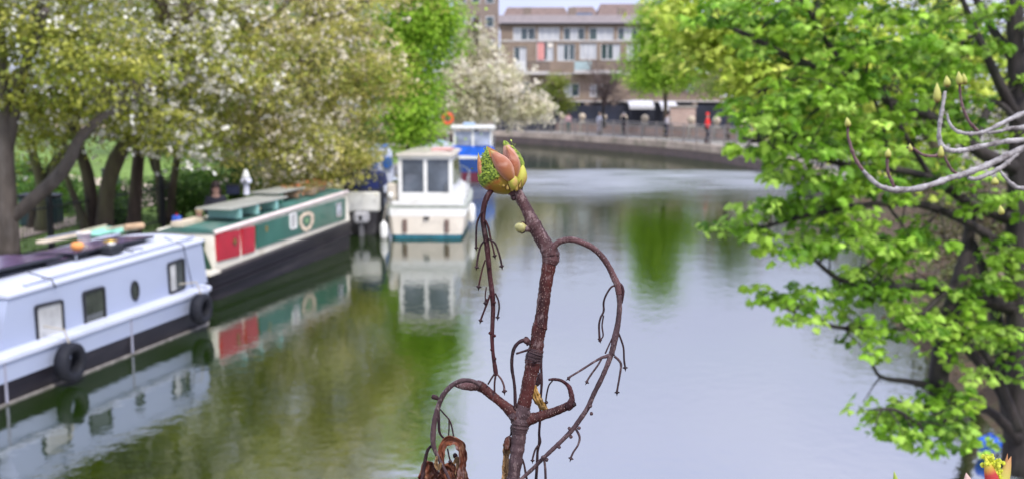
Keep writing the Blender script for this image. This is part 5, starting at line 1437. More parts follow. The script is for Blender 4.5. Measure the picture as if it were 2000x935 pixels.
def person(loc, rz, label, coat, legs_c, hair_c, hood=False, pose='stand', s=1.0, long_hair=False, group=None):
    e = empty('person', loc, label, 'person', group, rz=rz)
    if pose == 'stand':
        J = dict(pel=(0, 0, .93), wa=(0, 0, 1.08), ch=(0, .0, 1.30), nk=(0, 0, 1.46), hd0=(0, -.01, 1.54), hd1=(0, -.015, 1.64),
                 shl=(.17, 0, 1.38), ell=(.23, .02, 1.12), wrl=(.23, -.06, .88), hal=(.23, -.08, .80),
                 shr=(-.17, 0, 1.38), elr=(-.23, .03, 1.12), wrr=(-.22, -.02, .87), har=(-.22, -.03, .79),
                 hpl=(.09, 0, .88), knl=(.11, -.06, .48), anl=(.11, .03, .09), tol=(.11, -.13, .03),
                 hpr=(-.09, 0, .88), knr=(-.10, .0, .48), anr=(-.10, .12, .10), tor=(-.10, -.02, .03))
    else:
        J = dict(pel=(0, 0, .12), wa=(0, 0, .27), ch=(0, -.02, .48), nk=(0, -.03, .64), hd0=(0, -.05, .72), hd1=(0, -.06, .82),
                 shl=(.16, -.02, .56), ell=(.22, -.08, .32), wrl=(.14, -.28, .22), hal=(.10, -.35, .20),
                 shr=(-.16, -.02, .56), elr=(-.22, -.08, .32), wrr=(-.14, -.28, .24), har=(-.10, -.35, .22),
                 hpl=(.09, -.03, .10), knl=(.12, -.44, .14), anl=(.12, -.46, -.30), tol=(.12, -.60, -.36),
                 hpr=(-.09, -.03, .10), knr=(-.12, -.44, .14), anr=(-.11, -.44, -.30), tor=(-.11, -.58, -.36))
    J = {k: Vector(v) * s for k, v in J.items()}
    names = ['pel', 'wa', 'ch', 'nk', 'hd0', 'hd1', 'shl', 'ell', 'wrl', 'hal', 'shr', 'elr', 'wrr', 'har', 'hpl', 'knl', 'anl', 'tol', 'hpr', 'knr', 'anr', 'tor']
    ed = [('pel', 'wa'), ('wa', 'ch'), ('ch', 'nk'), ('nk', 'hd0'), ('hd0', 'hd1'), ('ch', 'shl'), ('shl', 'ell'), ('ell', 'wrl'), ('wrl', 'hal'), ('ch', 'shr'), ('shr', 'elr'), ('elr', 'wrr'), ('wrr', 'har'),
          ('pel', 'hpl'), ('hpl', 'knl'), ('knl', 'anl'), ('anl', 'tol'), ('pel', 'hpr'), ('hpr', 'knr'), ('knr', 'anr'), ('anr', 'tor')]
    rad = dict(pel=.12, wa=.11, ch=.125, nk=.05, hd0=.075, hd1=.085, shl=.055, ell=.04, wrl=.028, hal=.03, shr=.055, elr=.04, wrr=.028, har=.03, hpl=.08, knl=.055, anl=.038, tol=.032, hpr=.08, knr=.055, anr=.038, tor=.032)
    ix = {n: i for i, n in enumerate(names)}
    skin_mesh('body', [J[n] for n in names], [(ix[a], ix[b]) for a, b in ed], [rad[n] * s for n in names], SKIN, e)
    def sub(nm, keep, m, k, ext=()):
        ks = [n for n in names if n in keep]; jx = {n: i for i, n in enumerate(ks)}
        return skin_mesh(nm, [J[n] for n in ks], [(jx[a], jx[b]) for a, b in ed if a in jx and b in jx], [rad[n] * s * k + .012 for n in ks], m, e)
    sub('coat', ('pel', 'wa', 'ch', 'shl', 'ell', 'wrl', 'shr', 'elr', 'wrr'), coat, 1.5 if hood else 1.32)
    sub('trousers', ('pel', 'hpl', 'knl', 'anl', 'hpr', 'knr', 'anr'), legs_c, 1.14)
    for a, t in (('anl', 'tol'), ('anr', 'tor')):
        p, q = J[a], J[t]; MB().box(p.x - .045 * s, p.x + .045 * s, q.y - .04 * s, p.y + .06 * s, q.z - .032 * s, q.z + .06 * s, .02).build('shoe', RUBR, e)
    h = J['hd1']; mb = MB()
    mb.ball((h.x, h.y + .025 * s, h.z + .02 * s), .098 * s, .105 * s, .112 * s, 8, 12)
    if long_hair: mb.ball((h.x, h.y + .06 * s, h.z - .13 * s), .125 * s, .075 * s, .19 * s, 8, 12)
    mb.build('hood' if hood else 'hair', coat if hood else hair_c, e, smooth=True)
    f = MB(); f.ball((h.x, h.y - .092 * s, h.z - .02 * s), .014 * s, .018 * s, .022 * s, 5, 6); f.build('nose', SKIN, e, smooth=True)
    mb = MB()
    for sx in (-.03, .03): mb.ball((h.x + sx * s, h.y - .084 * s, h.z + .004 * s), .011 * s, .008 * s, .007 * s, 4, 6)
    mb.build('eyes', RUBR, e); MB().ball((h.x, h.y - .084 * s, h.z - .052 * s), .024 * s, .008 * s, .007 * s, 4, 6).build('mouth', mat('lips', (.4, .12, .1)), e)
    return e
HAIRD = mat('dark_brown_hair', (.03, .015, .012), rough=.6); HAIRF = mat('fair_hair', (.40, .28, .16), rough=.6)
CB = mat('black_coat', (.018, .018, .028), rough=.85); CR_ = mat('red_coat', (.70, .025, .02), rough=.75); CW_ = mat('white_top', (.70, .70, .75), rough=.8); CP = mat('lilac_pink_top', (.45, .32, .42), rough=.85)
JN = mat('dark_jeans', (.03, .035, .06), rough=.85); CG = mat('pale_grey_jacket', (.48, .44, .46), rough=.85)
# the two sitting behind the green narrowboat, on wooden crates on the towpath
for (px, y, lb, args, zt) in ((422, 22.2, 'woman with long dark hair in a black coat sitting behind the green narrowboat', dict(coat=CB, legs_c=JN, hair_c=HAIRD, long_hair=True), 1.84),
                          (388, 20.9, 'child in a lilac pink top sitting at the near end of the green narrowboat', dict(coat=CP, legs_c=JN, hair_c=HAIRF, s=.78), 1.40)):
    s_ = args.get('s', 1.0); p = A(px, 400, y); zseat = zt - .92 * s_
    person((p.x, y, zseat), math.radians(20), lb, pose='sit', **args)
    c = empty('wooden_crate', (p.x, y + .02, .45), 'wooden crate the %s sits on' % ('woman in black' if s_ == 1 else 'child in lilac'), 'crate')
    MB().box(-.22, .22, -.2, .22, 0, max(.1, zseat - .45 + .02), .01).build('crate_body', WOOD, c); MB().box(-.225, .225, -.215, -.203, .02, .06).build('slat', PALEW, c)
def far(px, py, h_, label, **k):
    lo, hi = 40.0, 110.0
    p = G(px, py, .9); y = p.y
    # keep behind the railing: move along the ray to about 1.5 m inside the quay edge
    person((p.x, y, .92), math.radians(k.pop('turn', 30)), label, s=h_, **k)
far(1381, 281, 1.08, 'person in a red hooded coat and dark trousers behind the promenade railing', coat=CR_, legs_c=CB, hair_c=HAIRD, hood=True, turn=80)
far(1171, 263, .98, 'person in a bright white top behind the promenade railing', coat=CW_, legs_c=CG, hair_c=HAIRF)
far(1218, 264, .98, 'person in dark clothes with a pale cap on the promenade', coat=CB, legs_c=CB, hair_c=CG, turn=-60)
far(1302, 270, 1.0, 'person in a pale grey jacket passing the bright green tree', coat=CG, legs_c=JN, hair_c=HAIRD, turn=100)
far(1110, 262, .95, 'person in a dusty pink top leaning by the railing', coat=mat('dusty_pink_top', (.5, .3, .3), rough=.85), legs_c=mat('green_trousers', (.08, .13, .11), rough=.85), hair_c=HAIRD, turn=0)

# ================================================================== THE BUDDING TWIG IN FRONT
from mathutils import noise as mnoise
def twig_mat(name, c1, c2, speck, amt=.6, sc_=520, stretch=(1, 1, .45), ring=0.0):
    m = bpy.data.materials.new(name); m.use_nodes = True
    n, l = m.node_tree.nodes, m.node_tree.links
    p = n['Principled BSDF']; p.inputs['Roughness'].default_value = .62; p.inputs['Specular IOR Level'].default_value = .22
    t = n.new('ShaderNodeTexCoord'); mp1 = n.new('ShaderNodeMapping'); mp1.inputs['Scale'].default_value = stretch
    l.new(t.outputs['Object'], mp1.inputs['Vector'])
    a = n.new('ShaderNodeTexNoise'); a.inputs['Scale'].default_value = 90; a.inputs['Detail'].default_value = 6; a.inputs['Roughness'].default_value = .65
    l.new(mp1.outputs['Vector'], a.inputs['Vector'])
    r = n.new('ShaderNodeValToRGB'); r.color_ramp.elements[0].position = .36; r.color_ramp.elements[0].color = (*c1, 1); r.color_ramp.elements[1].position = .64; r.color_ramp.elements[1].color = (*c2, 1)
    l.new(a.outputs['Fac'], r.inputs['Fac'])
    v = n.new('ShaderNodeTexVoronoi'); v.inputs['Scale'].default_value = sc_; l.new(mp1.outputs['Vector'], v.inputs['Vector'])
    mr = n.new('ShaderNodeMapRange'); mr.inputs['From Min'].default_value = .16; mr.inputs['From Max'].default_value = .30; mr.inputs['To Min'].default_value = amt; mr.inputs['To Max'].default_value = 0
    l.new(v.outputs['Distance'], mr.inputs['Value'])
    mx_ = n.new('ShaderNodeMix'); mx_.data_type = 'RGBA'; l.new(mr.outputs['Result'], mx_.inputs['Factor']); l.new(r.outputs['Color'], mx_.inputs['A']); mx_.inputs['B'].default_value = (*speck, 1)
    # patches of thin grey skin peeling over the bark
    n2 = n.new('ShaderNodeTexNoise'); n2.inputs['Scale'].default_value = 260; n2.inputs['Detail'].default_value = 8; n2.inputs['Roughness'].default_value = .75
    l.new(mp1.outputs['Vector'], n2.inputs['Vector'])
    m3 = n.new('ShaderNodeMapRange'); m3.inputs['From Min'].default_value = .54; m3.inputs['From Max'].default_value = .62; m3.inputs['To Max'].default_value = ring
    l.new(n2.outputs['Fac'], m3.inputs['Value'])
    mx2 = n.new('ShaderNodeMix'); mx2.data_type = 'RGBA'; l.new(m3.outputs['Result'], mx2.inputs['Factor']); l.new(mx_.outputs['Result'], mx2.inputs['A']); mx2.inputs['B'].default_value = (.24, .17, .16, 1)
    l.new(mx2.outputs['Result'], p.inputs['Base Color'])
    ad = n.new('ShaderNodeMath'); ad.operation = 'ADD'; l.new(a.outputs['Fac'], ad.inputs[0]); l.new(mr.outputs['Result'], ad.inputs[1])
    b = n.new('ShaderNodeBump'); b.inputs['Strength'].default_value = 1.0; b.inputs['Distance'].default_value = .0012; l.new(ad.outputs['Value'], b.inputs['Height']); l.new(b.outputs['Normal'], p.inputs['Normal'])
    return m
TM_RED = twig_mat('maple_bark_red', (.024, .007, .007), (.080, .020, .016), (.36, .22, .18), .75, 900, ring=.5)
TM_PUR = twig_mat('maple_bark_purple', (.036, .016, .017), (.105, .050, .049), (.38, .28, .26), .6, 1000, ring=.7)
TM_GREY = twig_mat('maple_bark_grey', (.028, .016, .018), (.085, .050, .052), (.24, .18, .18), .4, 600, ring=.5)
TM_DARK = twig_mat('dead_stalk_dark', (.010, .005, .006), (.040, .016, .019), (.16, .10, .10), .3, 700, ring=.15)
TM_DRED = twig_mat('dead_stalk_red', (.018, .005, .006), (.060, .014, .016), (.18, .10, .10), .35, 700, ring=.2)

D0 = 0.60
tw_e = empty('budding_twig', (V(1005, 935, D0).x, V(1005, 935, D0).y, .55), 'sharp reddish brown maple twig with a swelling pink and green bud on top', 'twig')
KW = D0 / FPX / 2
def TW(name, L, m, dz=0.0, n=10, sm=5, wk=1.0, rough_=0.06, seed=0):
    """L: (px, py, width px[, depth offset m])"""
    pts = [V(q[0], q[1], D0 + dz + (q[3] if len(q) > 3 else 0)) for q in L]; rad = [q[2] * KW * wk for q in L]
    pts, rad = catmull(pts, rad, sm); rr = random.Random(len(L) * 31 + seed + int(L[0][0]))
    rad = [r * (1 + rr.uniform(-rough_, rough_)) for r in rad]
    return MB().tube(pts, rad, n).build(name, m, tw_e, smooth=True, world=True)
def knob(px, py, r, m, dz=0.0, name='bud_scar', sq=(1, 1, 1)):
    mb = MB(); c = V(px, py, D0 + dz); mb.ball((0, 0, 0), r * KW * 2 * sq[0], r * KW * 2 * sq[1], r * KW * 2 * sq[2], 7, 10)
    rr = random.Random(int(px)); mb.v = [(c.x + v[0] * rr.uniform(.8, 1.15), c.y + v[1] * rr.uniform(.8, 1.15), c.z + v[2] * rr.uniform(.85, 1.15)) for v in mb.v]
    return mb.build(name, m, tw_e, smooth=True, world=True)
# stem runs down out of view to the bank below the bridge
base = Vector(tw_e.location)
lo = V(1002, 945, D0)
mb = MB(); mb.tube([(lo.x + .02, lo.y - .05, .35), (lo.x - .03, lo.y - .02, 1.4), (lo.x + .01, lo.y, 2.6), (lo.x, lo.y, lo.z)], [.016, .012, .008, 26 * KW], 10, smooth=6); mb.build('lower_stem', TM_GREY, tw_e, smooth=True, world=True)
TW('stem', [(1001, 950, 26), (1004, 925, 25), (1008, 895, 26), (1012, 865, 28), (1014, 843, 31), (1016, 827, 37), (1018, 812, 33), (1023, 790, 27)], TM_GREY, sm=8, n=18, rough_=.09)
TW('stem', [(1022, 796, 27), (1028, 770, 26), (1034, 740, 27), (1040, 715, 29), (1041, 702, 33)], TM_RED, sm=8, n=14)
TW('ring_scars', [(1040, 712, 29), (1041, 706, 33), (1041.5, 703, 31), (1042, 700, 34), (1043, 697, 31), (1043.5, 694, 34), (1044, 691, 31), (1045, 688, 34), (1046, 685, 31), (1047, 681, 30)], TM_GREY, sm=4, n=18, rough_=.09)
TW('stem', [(1046, 686, 30), (1050, 660, 27), (1053, 640, 28), (1055, 636, 29), (1056, 630, 25), (1060, 600, 25), (1065, 560, 25), (1071, 525, 27), (1074, 508, 30)], TM_RED, sm=8, n=14)
TW('stem', [(1073, 514, 31), (1076, 502, 36), (1074, 493, 35), (1068, 482, 31), (1058, 466, 28), (1050, 452, 29), (1043, 440, 30), (1036, 425, 25), (1028, 408, 22), (1019, 392, 22), (1010, 378, 22), (1003, 368, 22)], TM_PUR, sm=8, n=14)
for (x, y, r) in ((1014, 834, 8), (1001, 812, 9), (1062, 488, 7), (1085, 496, 8), (1030, 806, 7)): knob(x, y, r, TM_GREY, -.002)
knob(1045, 705, 4, TM_DARK, -.006, 'dark_knot')
# small side buds
TW('side_bud_stalk', [(1042, 446, 14), (1034, 447, 13), (1026, 446, 14)], TM_PUR, -.001)
bud_s = knob(1016, 444, 11, mat('bud_pale_green', (.38, .36, .14), rough=.5, var=.3, scale=300), -.002, 'side_bud', (1.1, .9, .95))
knob(1021, 444, 10, mat('bud_brown_scale', (.09, .035, .025), rough=.6, var=.4, scale=300), .001, 'bud_scale', (1.0, 1.05, 1.15))
TW('side_bud', [(1051, 447, 11), (1053, 440, 11), (1054, 434, 7), (1054, 431, 3)], TM_GREY, -.001)
knob(1003, 387, 5, TM_DARK, -.003)
# left lower shoot with its swollen end
TW('side_shoot', [(1014, 822, 27), (1003, 808, 25), (990, 795, 20), (972, 780, 17), (957, 768, 18), (945, 758, 20), (937, 753, 21)], TM_RED, sm=6, n=12)
TW('side_shoot', [(941, 756, 22), (933, 752, 21), (920, 753, 19), (905, 753, 15), (893, 752, 9), (887, 750, 5)], TM_PUR, .004, sm=6, n=12)
TW('dead_stalk', [(938, 752, 8), (925, 744, 8), (905, 742, 9), (885, 750, 9), (868, 767, 10), (858, 787, 10), (850, 815, 10), (846, 845, 11), (847, 870, 9), (856, 893, 7), (868, 915, 6), (880, 940, 6)], TM_GREY, -.006, sm=6)
TW('side_bud', [(858, 780, 5), (852, 776, 9), (846, 774, 10), (843, 773, 6)], TM_DARK, -.006, sm=4)
TW('dead_stalk', [(859, 798, 3), (868, 808, 3), (878, 820, 3.2), (883, 835, 3.2), (886, 852, 3)], TM_DARK, -.004)
TW('dead_stalk', [(877, 820, 2.6), (877, 836, 3), (876, 852, 2.6)], TM_DARK, -.004)
TW('dead_stalk', [(857, 800, 4), (857, 825, 6), (859, 845, 5), (868, 856, 4)], TM_DARK, .004)
TW('dead_stalk', [(845, 868, 5), (836, 877, 6), (831, 895, 7), (827, 920, 7), (822, 945, 7)], TM_DARK, -.003)
# right lower shoot
TW('side_shoot', [(1020, 826, 27), (1035, 818, 23), (1055, 812, 19), (1080, 804, 17), (1100, 796, 16), (1113, 790, 16)], TM_RED, sm=6, n=12)
TW('side_shoot', [(1106, 796, 15), (1113, 790, 19), (1117, 778, 11), (1115, 766, 10), (1112, 756, 9), (1105, 748, 7), (1095, 742, 6), (1082, 740, 6), (1071, 741, 4)], TM_DRED, -.001, sm=6)
knob(1121, 789, 5, TM_DARK, -.002, 'side_bud')
TW('dead_stalk', [(1079, 743, 3), (1072, 752, 3), (1068, 768, 3.4), (1066, 782, 3)], TM_DARK, -.001)
knob(1067, 785, 3.5, TM_DARK)
# middle left arching shoot
TW('side_shoot', [(1034, 672, 12), (1029, 665, 11), (1022, 664, 8), (1012, 669, 7), (1004, 680, 7), (1000, 698, 6.5), (1000, 720, 6.5), (1004, 745, 6), (1006, 770, 6.5), (1006, 800, 6)], TM_DARK, -.002)
TW('side_shoot', [(1036, 681, 5), (1024, 685, 4.5), (1008, 690, 4)], TM_DARK, -.003)
TW('dead_stalk', [(1005, 782, 4), (1010, 792, 4), (1014, 799, 3)], TM_DARK, -.002)
knob(1028, 664, 7, TM_PUR, -.003)
# big arching stalk on the right
big = [(1078, 498, 13), (1079, 487, 12), (1088, 475, 12), (1102, 469, 12), (1118, 468, 12), (1138, 474, 12), (1158, 484, 12), (1176, 501, 12), (1190, 522, 12), (1200, 543, 13), (1206, 556, 14), (1209, 575, 11), (1210, 600, 10.5), (1207, 630, 11), (1202, 655, 13), (1197, 680, 12), (1189, 705, 10), (1175, 738, 10), (1160, 768, 9.5), (1148, 795, 10), (1135, 815, 10), (1118, 838, 9.5), (1100, 857, 9), (1080, 876, 9), (1060, 895, 8), (1040, 915, 8), (1020, 933, 7), (1005, 948, 7)]
TW('arching_stalk', big[:12], TM_PUR, -.004, sm=6)
TW('arching_stalk', big[11:], TM_GREY, -.004, sm=6)
for (x, y) in ((1153, 792), (1155, 807), (1115, 852), (1112, 836), (1092, 872), (1068, 897), (1131, 835), (1060, 892)): knob(x, y, 3.6, TM_GREY, -.007)
def cap(px, py, dx=0, dy=1, dz=-.004, s=1.0):
    """dry flower receptacle: a little flared disc with a point"""
    c = V(px, py, D0 + dz); ax = (U * (-dy) + R * dx).normalized(); k = KW * 2 * s
    a = ax.orthogonal().normalized(); b = ax.cross(a); rings = []
    rr = random.Random(int(px * 7 + py))
    for h, r in ((-6, 1.6), (-3.2, 2.0), (-1.2, 5.2), (.3, 5.6), (1.6, 2.6), (4, 1.1), (7.5, .5)):
        rings.append([c + ax * h * k + (a * math.cos(2 * math.pi * i / 9) + b * math.sin(2 * math.pi * i / 9)) * r * k * rr.uniform(.75, 1.25) for i in range(9)])
    MB().loft(rings).build('flower_cap', TM_DARK, tw_e, smooth=True, world=True)
def stalk(L, capd=None, m=TM_DARK, dz=-.004, s=1.0):
    TW('dead_stalk', L, m, dz, n=7)
    if capd: cap(L[-1][0], L[-1][1] + 2, *capd, dz, s)
stalk([(1206, 553, 5), (1213, 556, 6), (1217, 567, 6), (1216, 580, 5), (1215, 592, 2)])
stalk([(1204, 557, 4), (1194, 560, 4), (1184, 575, 4), (1179, 590, 4), (1179, 607, 4.5), (1173, 620, 4), (1170, 635, 4), (1171, 660, 4.5)], (0, 1), s=.8)
stalk([(1179, 615, 3), (1176, 635, 3.2), (1178, 655, 3), (1172, 663, 3)], (.3, 1), s=.7)
stalk([(1198, 655, 3), (1190, 672, 3), (1182, 690, 3.4)], None)
stalk([(1200, 690, 8), (1186, 695, 8), (1175, 698, 6), (1160, 706, 4.5), (1135, 722, 4.5), (1110, 737, 4)], (-.8, .5), TM_GREY, s=.8)
stalk([(1176, 698, 4), (1168, 712, 4), (1155, 730, 4), (1146, 744, 4)], (-.5, .9), TM_GREY, s=.8)
stalk([(1208, 650, 4), (1214, 665, 4), (1218, 680, 4), (1219, 702, 4), (1221, 716, 4)], (0.1, 1), s=.9)
stalk([(1200, 695, 5), (1208, 702, 5), (1213, 712, 5), (1210, 735, 4), (1207, 752, 4), (1205, 764, 4.4)], (0, 1), TM_GREY, s=.9)
stalk([(1123, 834, 5), (1132, 852, 5), (1129, 868, 4), (1120, 882, 4), (1115, 893, 4)], (-.3, 1), TM_GREY, s=.9)
# hanging raceme on the left, from the foot of the bud
TW('hanging_stalk', [(973, 364, 9), (963, 369, 10), (953, 382, 11), (946, 400, 11), (943, 425, 10), (946, 450, 10), (951, 480, 11), (954, 510, 10.5), (957, 540, 9.5), (961, 570, 10), (963, 600, 9), (962, 630, 8.5), (961, 660, 8), (963, 690, 7), (967, 718, 9), (969, 733, 8)], TM_DRED, -.002, sm=6)
for (x, y) in ((957, 650), (966, 655), (960, 682), (967, 700), (956, 522), (966, 590), (951, 586)): knob(x, y, 3, TM_DRED, -.004)
stalk([(943, 412, 4), (936, 424, 4), (931, 440, 4), (930, 465, 4), (930, 482, 4)], (0, 1), s=.8)
stalk([(946, 470, 4), (939, 480, 4), (934, 498, 4), (931, 520, 4)], (-.2, 1), s=.9)
stalk([(948, 430, 4), (954, 445, 4.5), (957, 460, 4), (962, 480, 3.4), (966, 498, 3.4)], (.2, 1), TM_DRED, s=.9)
stalk([(953, 466, 4), (966, 474, 4), (973, 490, 4), (978, 508, 4), (980, 518, 4)], (.2, 1), s=.9)
stalk([(948, 507, 3), (943, 522, 3.2), (938, 543, 3.6), (935, 558, 3.6)], (-.1, 1), TM_DRED, s=1.0)
stalk([(957, 575, 4), (952, 590, 4), (945, 608, 4), (939, 624, 4)], (-.3, 1), TM_DRED, s=.9)
stalk([(950, 560, 2.5), (948, 575, 2.5), (948, 590, 2.5)], (0, 1), TM_DRED, s=.9)
stalk([(967, 572, 3.4), (973, 585, 3.4), (975, 600, 3.6), (972, 618, 3.6)], (0, 1), s=.8)
stalk([(967, 728, 4), (960, 738, 3.6), (953, 750, 3.4)], None); stalk([(968, 733, 4), (966, 748, 4), (966, 768, 3.6)], None)
stalk([(971, 730, 3.4), (979, 740, 4), (984, 752, 4), (985, 762, 5)], (.1, 1), TM_PUR, s=1.0)
# stalk behind the stem
TW('hanging_stalk', [(1058, 690, 4), (1057, 715, 5), (1058, 745, 5.5), (1056, 780, 5), (1055, 815, 5), (1053, 845, 5), (1054, 862, 7), (1050, 880, 5), (1049, 905, 6), (1046, 950, 6)], TM_DARK, .014, sm=5, n=8)
stalk([(1052, 868, 4), (1046, 876, 4), (1042, 888, 4), (1040, 897, 4)], (0, 1), TM_GREY, .010, s=.8)
stalk([(1020, 895, 4), (1024, 908, 4), (1027, 925, 5), (1031, 945, 4)], None, dz=.008)
stalk([(1063, 897, 5), (1065, 915, 5), (1066, 945, 5)], None, TM_GREY, -.002)
stalk([(998, 833, 4), (999, 845, 5), (996, 850, 3)], None, dz=.006)
# winged seed, golden, hanging behind the stem
def blade(name, path, m, dz, thick=.0006, seed=0, nu=13, curl=.3, colorf=None):
    """a thin leaf-like blade along path of (px, py, width); curled across"""
    pts = [V(q[0], q[1], D0 + dz + (q[3] if len(q) > 3 else 0)) for q in path]; ws = [q[2] * KW for q in path]
    pts, ws = catmull(pts, ws, 7); rr = random.Random(seed); ws = [w * (1 + .30 * mnoise.noise(p * 420 + Vector((seed, 0, 0)))) for w, p in zip(ws, pts)]; rings = []; cl = []
    for i, p in enumerate(pts):
        t = (pts[min(i + 1, len(pts) - 1)] - pts[max(i - 1, 0)]).normalized(); b = t.cross(F).normalized(); nn = b.cross(t)
        row = []
        for j in range(nu):
            s = j / (nu - 1) * 2 - 1
            row.append(p + b * s * ws[i] + nn * (curl * ws[i] * s * s + (rr.uniform(-.12, .12) + .75 * mnoise.noise(p * 330 + Vector((s * 2.4, 0, 0))) + .14 * math.sin(s * 11 + i * .3)) * ws[i]))
        bk = [q + nn * thick for q in reversed(row)]
        rings.append(row + bk)
    return MB().loft(rings).build(name, m, tw_e, smooth=True, world=True)
DRY = mat('dry_leaf_tan', (.40, .24, .11), rough=.6, var=.45, scale=160, bump=.8, bscale=400, stretch=(1, 1, .3))
DRYR = twig_mat('dry_leaf_red', (.040, .012, .008), (.20, .066, .032), (.44, .28, .17), .3, 260, (1, 1, .25), ring=.6)
blade('seed_wing', [(1046, 752, 5), (1045, 762, 12), (1048, 776, 17), (1056, 788, 18), (1064, 797, 14), (1071, 801, 4)], mat('seed_wing_gold', (.30, .17, .035), rough=.5, var=.5, scale=250, stretch=(1, 1, .3)), .004, curl=.35, seed=2)
TW('seed', [(1055, 728, 6), (1054, 736, 11), (1052, 745, 11), (1048, 753, 5)], TM_DARK, .006)
# curled dead leaves at the bottom
blade('dry_leaf', [(864, 925, 8), (863, 905, 12), (862, 885, 14), (866, 868, 16), (878, 858, 18), (893, 861, 18), (902, 874, 17), (905, 892, 15), (903, 912, 15), (904, 930, 22), (908, 955, 32)], DRYR, -.004, curl=-.9, seed=3)
blade('dry_leaf', [(886, 905, 4), (893, 895, 10), (897, 905, 12), (897, 930, 16), (896, 955, 16)], DRY, -.001, curl=-.6, seed=4)
blade('dry_leaf', [(846, 903, 22), (840, 915, 40), (842, 935, 46), (845, 960, 40)], DRYR, .003, curl=-.6, seed=5, nu=11)
blade('dry_leaf', [(884, 902, 10), (880, 912, 34), (876, 930, 38), (872, 960, 30)], DRYR, .001, curl=-.8, seed=6, nu=11)
blade('dry_leaf', [(853, 890, 3), (852, 905, 9), (857, 912, 9), (862, 903, 4)], DRY, -.008, curl=-.5, seed=7)
knob(889, 889, 5, TM_DARK, .001, 'curled_tip')
stalk([(874, 875, 3), (877, 890, 3.4), (879, 898, 3)], (0, 1), dz=-.001, s=.8)
blade('dry_leaf', [(994, 856, 10), (991, 868, 17), (989, 885, 14), (988, 910, 15), (988, 955, 20)], DRY, .005, curl=-.9, seed=8)
TW('dry_leaf_stalk', [(998, 853, 8), (993, 858, 14), (990, 870, 15), (989, 878, 8)], DRYR, .003)
stalk([(1045, 700, 3), (1055, 735, 3)], None, dz=.01)

# the big opening bud ------------------------------------------------
def bud_mat(name, bump=.0, bs=900, rough=.45):
    m = leaf_mat(name, .22, rough)
    if bump:
        n, l = m.node_tree.nodes, m.node_tree.links; p = n['Principled BSDF']
        t = n.new('ShaderNodeTexCoord'); v = n.new('ShaderNodeTexNoise'); v.inputs['Scale'].default_value = bs; v.inputs['Detail'].default_value = 3
        l.new(t.outputs['Object'], v.inputs['Vector']); b = n.new('ShaderNodeBump'); b.inputs['Strength'].default_value = bump; b.inputs['Distance'].default_value = .0006
        l.new(v.outputs['Fac'], b.inputs['Height']); l.new(b.outputs['Normal'], p.inputs['Normal'])
    return m
def petal(name, b0, tip, width, depth, colf, dz=0.0, m=None, bulge=.5, crum=0.0, bend=0.0, nu=26, nv=30, e=None, D=D0, parent=None):
    """closed almond-shaped scale from base px b0 to tip px; width px across, depth m thick; bend px sideways"""
    a = V(b0[0], b0[1], D + dz); b = V(tip[0], tip[1], D + dz); ax = b - a; L = ax.length; t = ax.normalized(); s = t.cross(F).normalized(); nn = s.cross(t)
    k = D / FPX; rings = []; cl = []
    for i in range(nu + 1):
        u = i / nu; r = (math.sin(math.pi * u ** bulge) ** .75) * (1 - u) ** .18 + (.30 * (1 - u) ** 3)
        if i == nu: r = .01
        c = a + ax * u + s * (bend * k * math.sin(math.pi * u))
        ring = []
        for j in range(nv):
            w = 2 * math.pi * j / nv
            q = c + s * (math.cos(w) * width * k / 2 * r) + nn * (math.sin(w) * depth / 2 * r)
            if crum:
                h = mnoise.noise(q * 850) + .6 * mnoise.noise(q * 1900); front = 1
                cm = colf(u, math.cos(w), -math.sin(w), q)[1]
                q = q + (nn * math.sin(w) + s * math.cos(w)) * (h * crum * cm * min(1, 4 * u))
            ring.append(q); cl.append((*colf(u, math.cos(w), -math.sin(w), q)[0], 1))
        rings.append(ring)
    return MB().loft(rings).build(name, m or bud_mat('bud_skin'), parent or tw_e, smooth=True, world=True, color=cl)
def mixc(a, b, t): t = max(0, min(1, t)); return tuple(x * (1 - t) + y * t for x, y in zip(a, b))
PINK = (.37, .125, .060); PINK2 = (.58, .33, .235); LIME = (.34, .44, .05); DGR = (.03, .075, .006); YEL = (.38, .33, .05); ORG = (.33, .145, .035)
def vein(u, c, a=.5): return max(0, mnoise.noise(Vector((c * 9, u * 1.6, 3.1))) + .5 * mnoise.noise(Vector((c * 22, u * 3, 1.7)))) * a
BM = bud_mat('bud_skin', .6, 1300, .58); BMG = bud_mat('bud_leaf_skin', .5, 1800, .5)
def crumcol(q):
    h = mnoise.noise(q * 850) + .6 * mnoise.noise(q * 1900)
    return mixc(DGR, LIME, .5 + h * 2.0)  # crease shade put into the colour: dark green where the crumple dips
def cf_left(u, c, f, q):       # far left folded leaf: crumpled green on the left, pink-brown edge
    cm = 1.0 if u > .28 else max(0, (u - .1) / .18)
    g_ = crumcol(q); base_ = mixc(ORG, PINK, u)
    return mixc(base_, g_, cm), cm
def cf_leftscale(u, c, f, q):
        return mixc(mixc(YEL, (.52, .22, .10), u * 1.6), LIME, max(0, (u - .85) * 5)), 0
def cf_mid(u, c, f, q):
    e_ = abs(c) ** 4
    base_ = mixc(ORG, PINK, u * 2.2); base_ = mixc(base_, PINK2, max(0, mnoise.noise(q * 260)) * 1.2 + (u - .5) * .5); base_ = mixc(base_, (.30, .06, .035), vein(u, c, 1.1)); base_ = mixc(base_, (.68, .42, .30), e_ * .7)
    return mixc(base_, (.50, .48, .08), .8 * max(0, (u - .86) * 7)), 0
def cf_right(u, c, f, q):
    base_ = mixc(PINK, PINK2, u * 1.3); cm = 1.0 if (c < -.55 or u > .86) else 0
    return (crumcol(q) if cm else mixc(mixc(base_, (.70, .42, .33), max(0, mnoise.noise(q * 240)) * 1.3), (.34, .09, .06), vein(u, c, .9))), cm
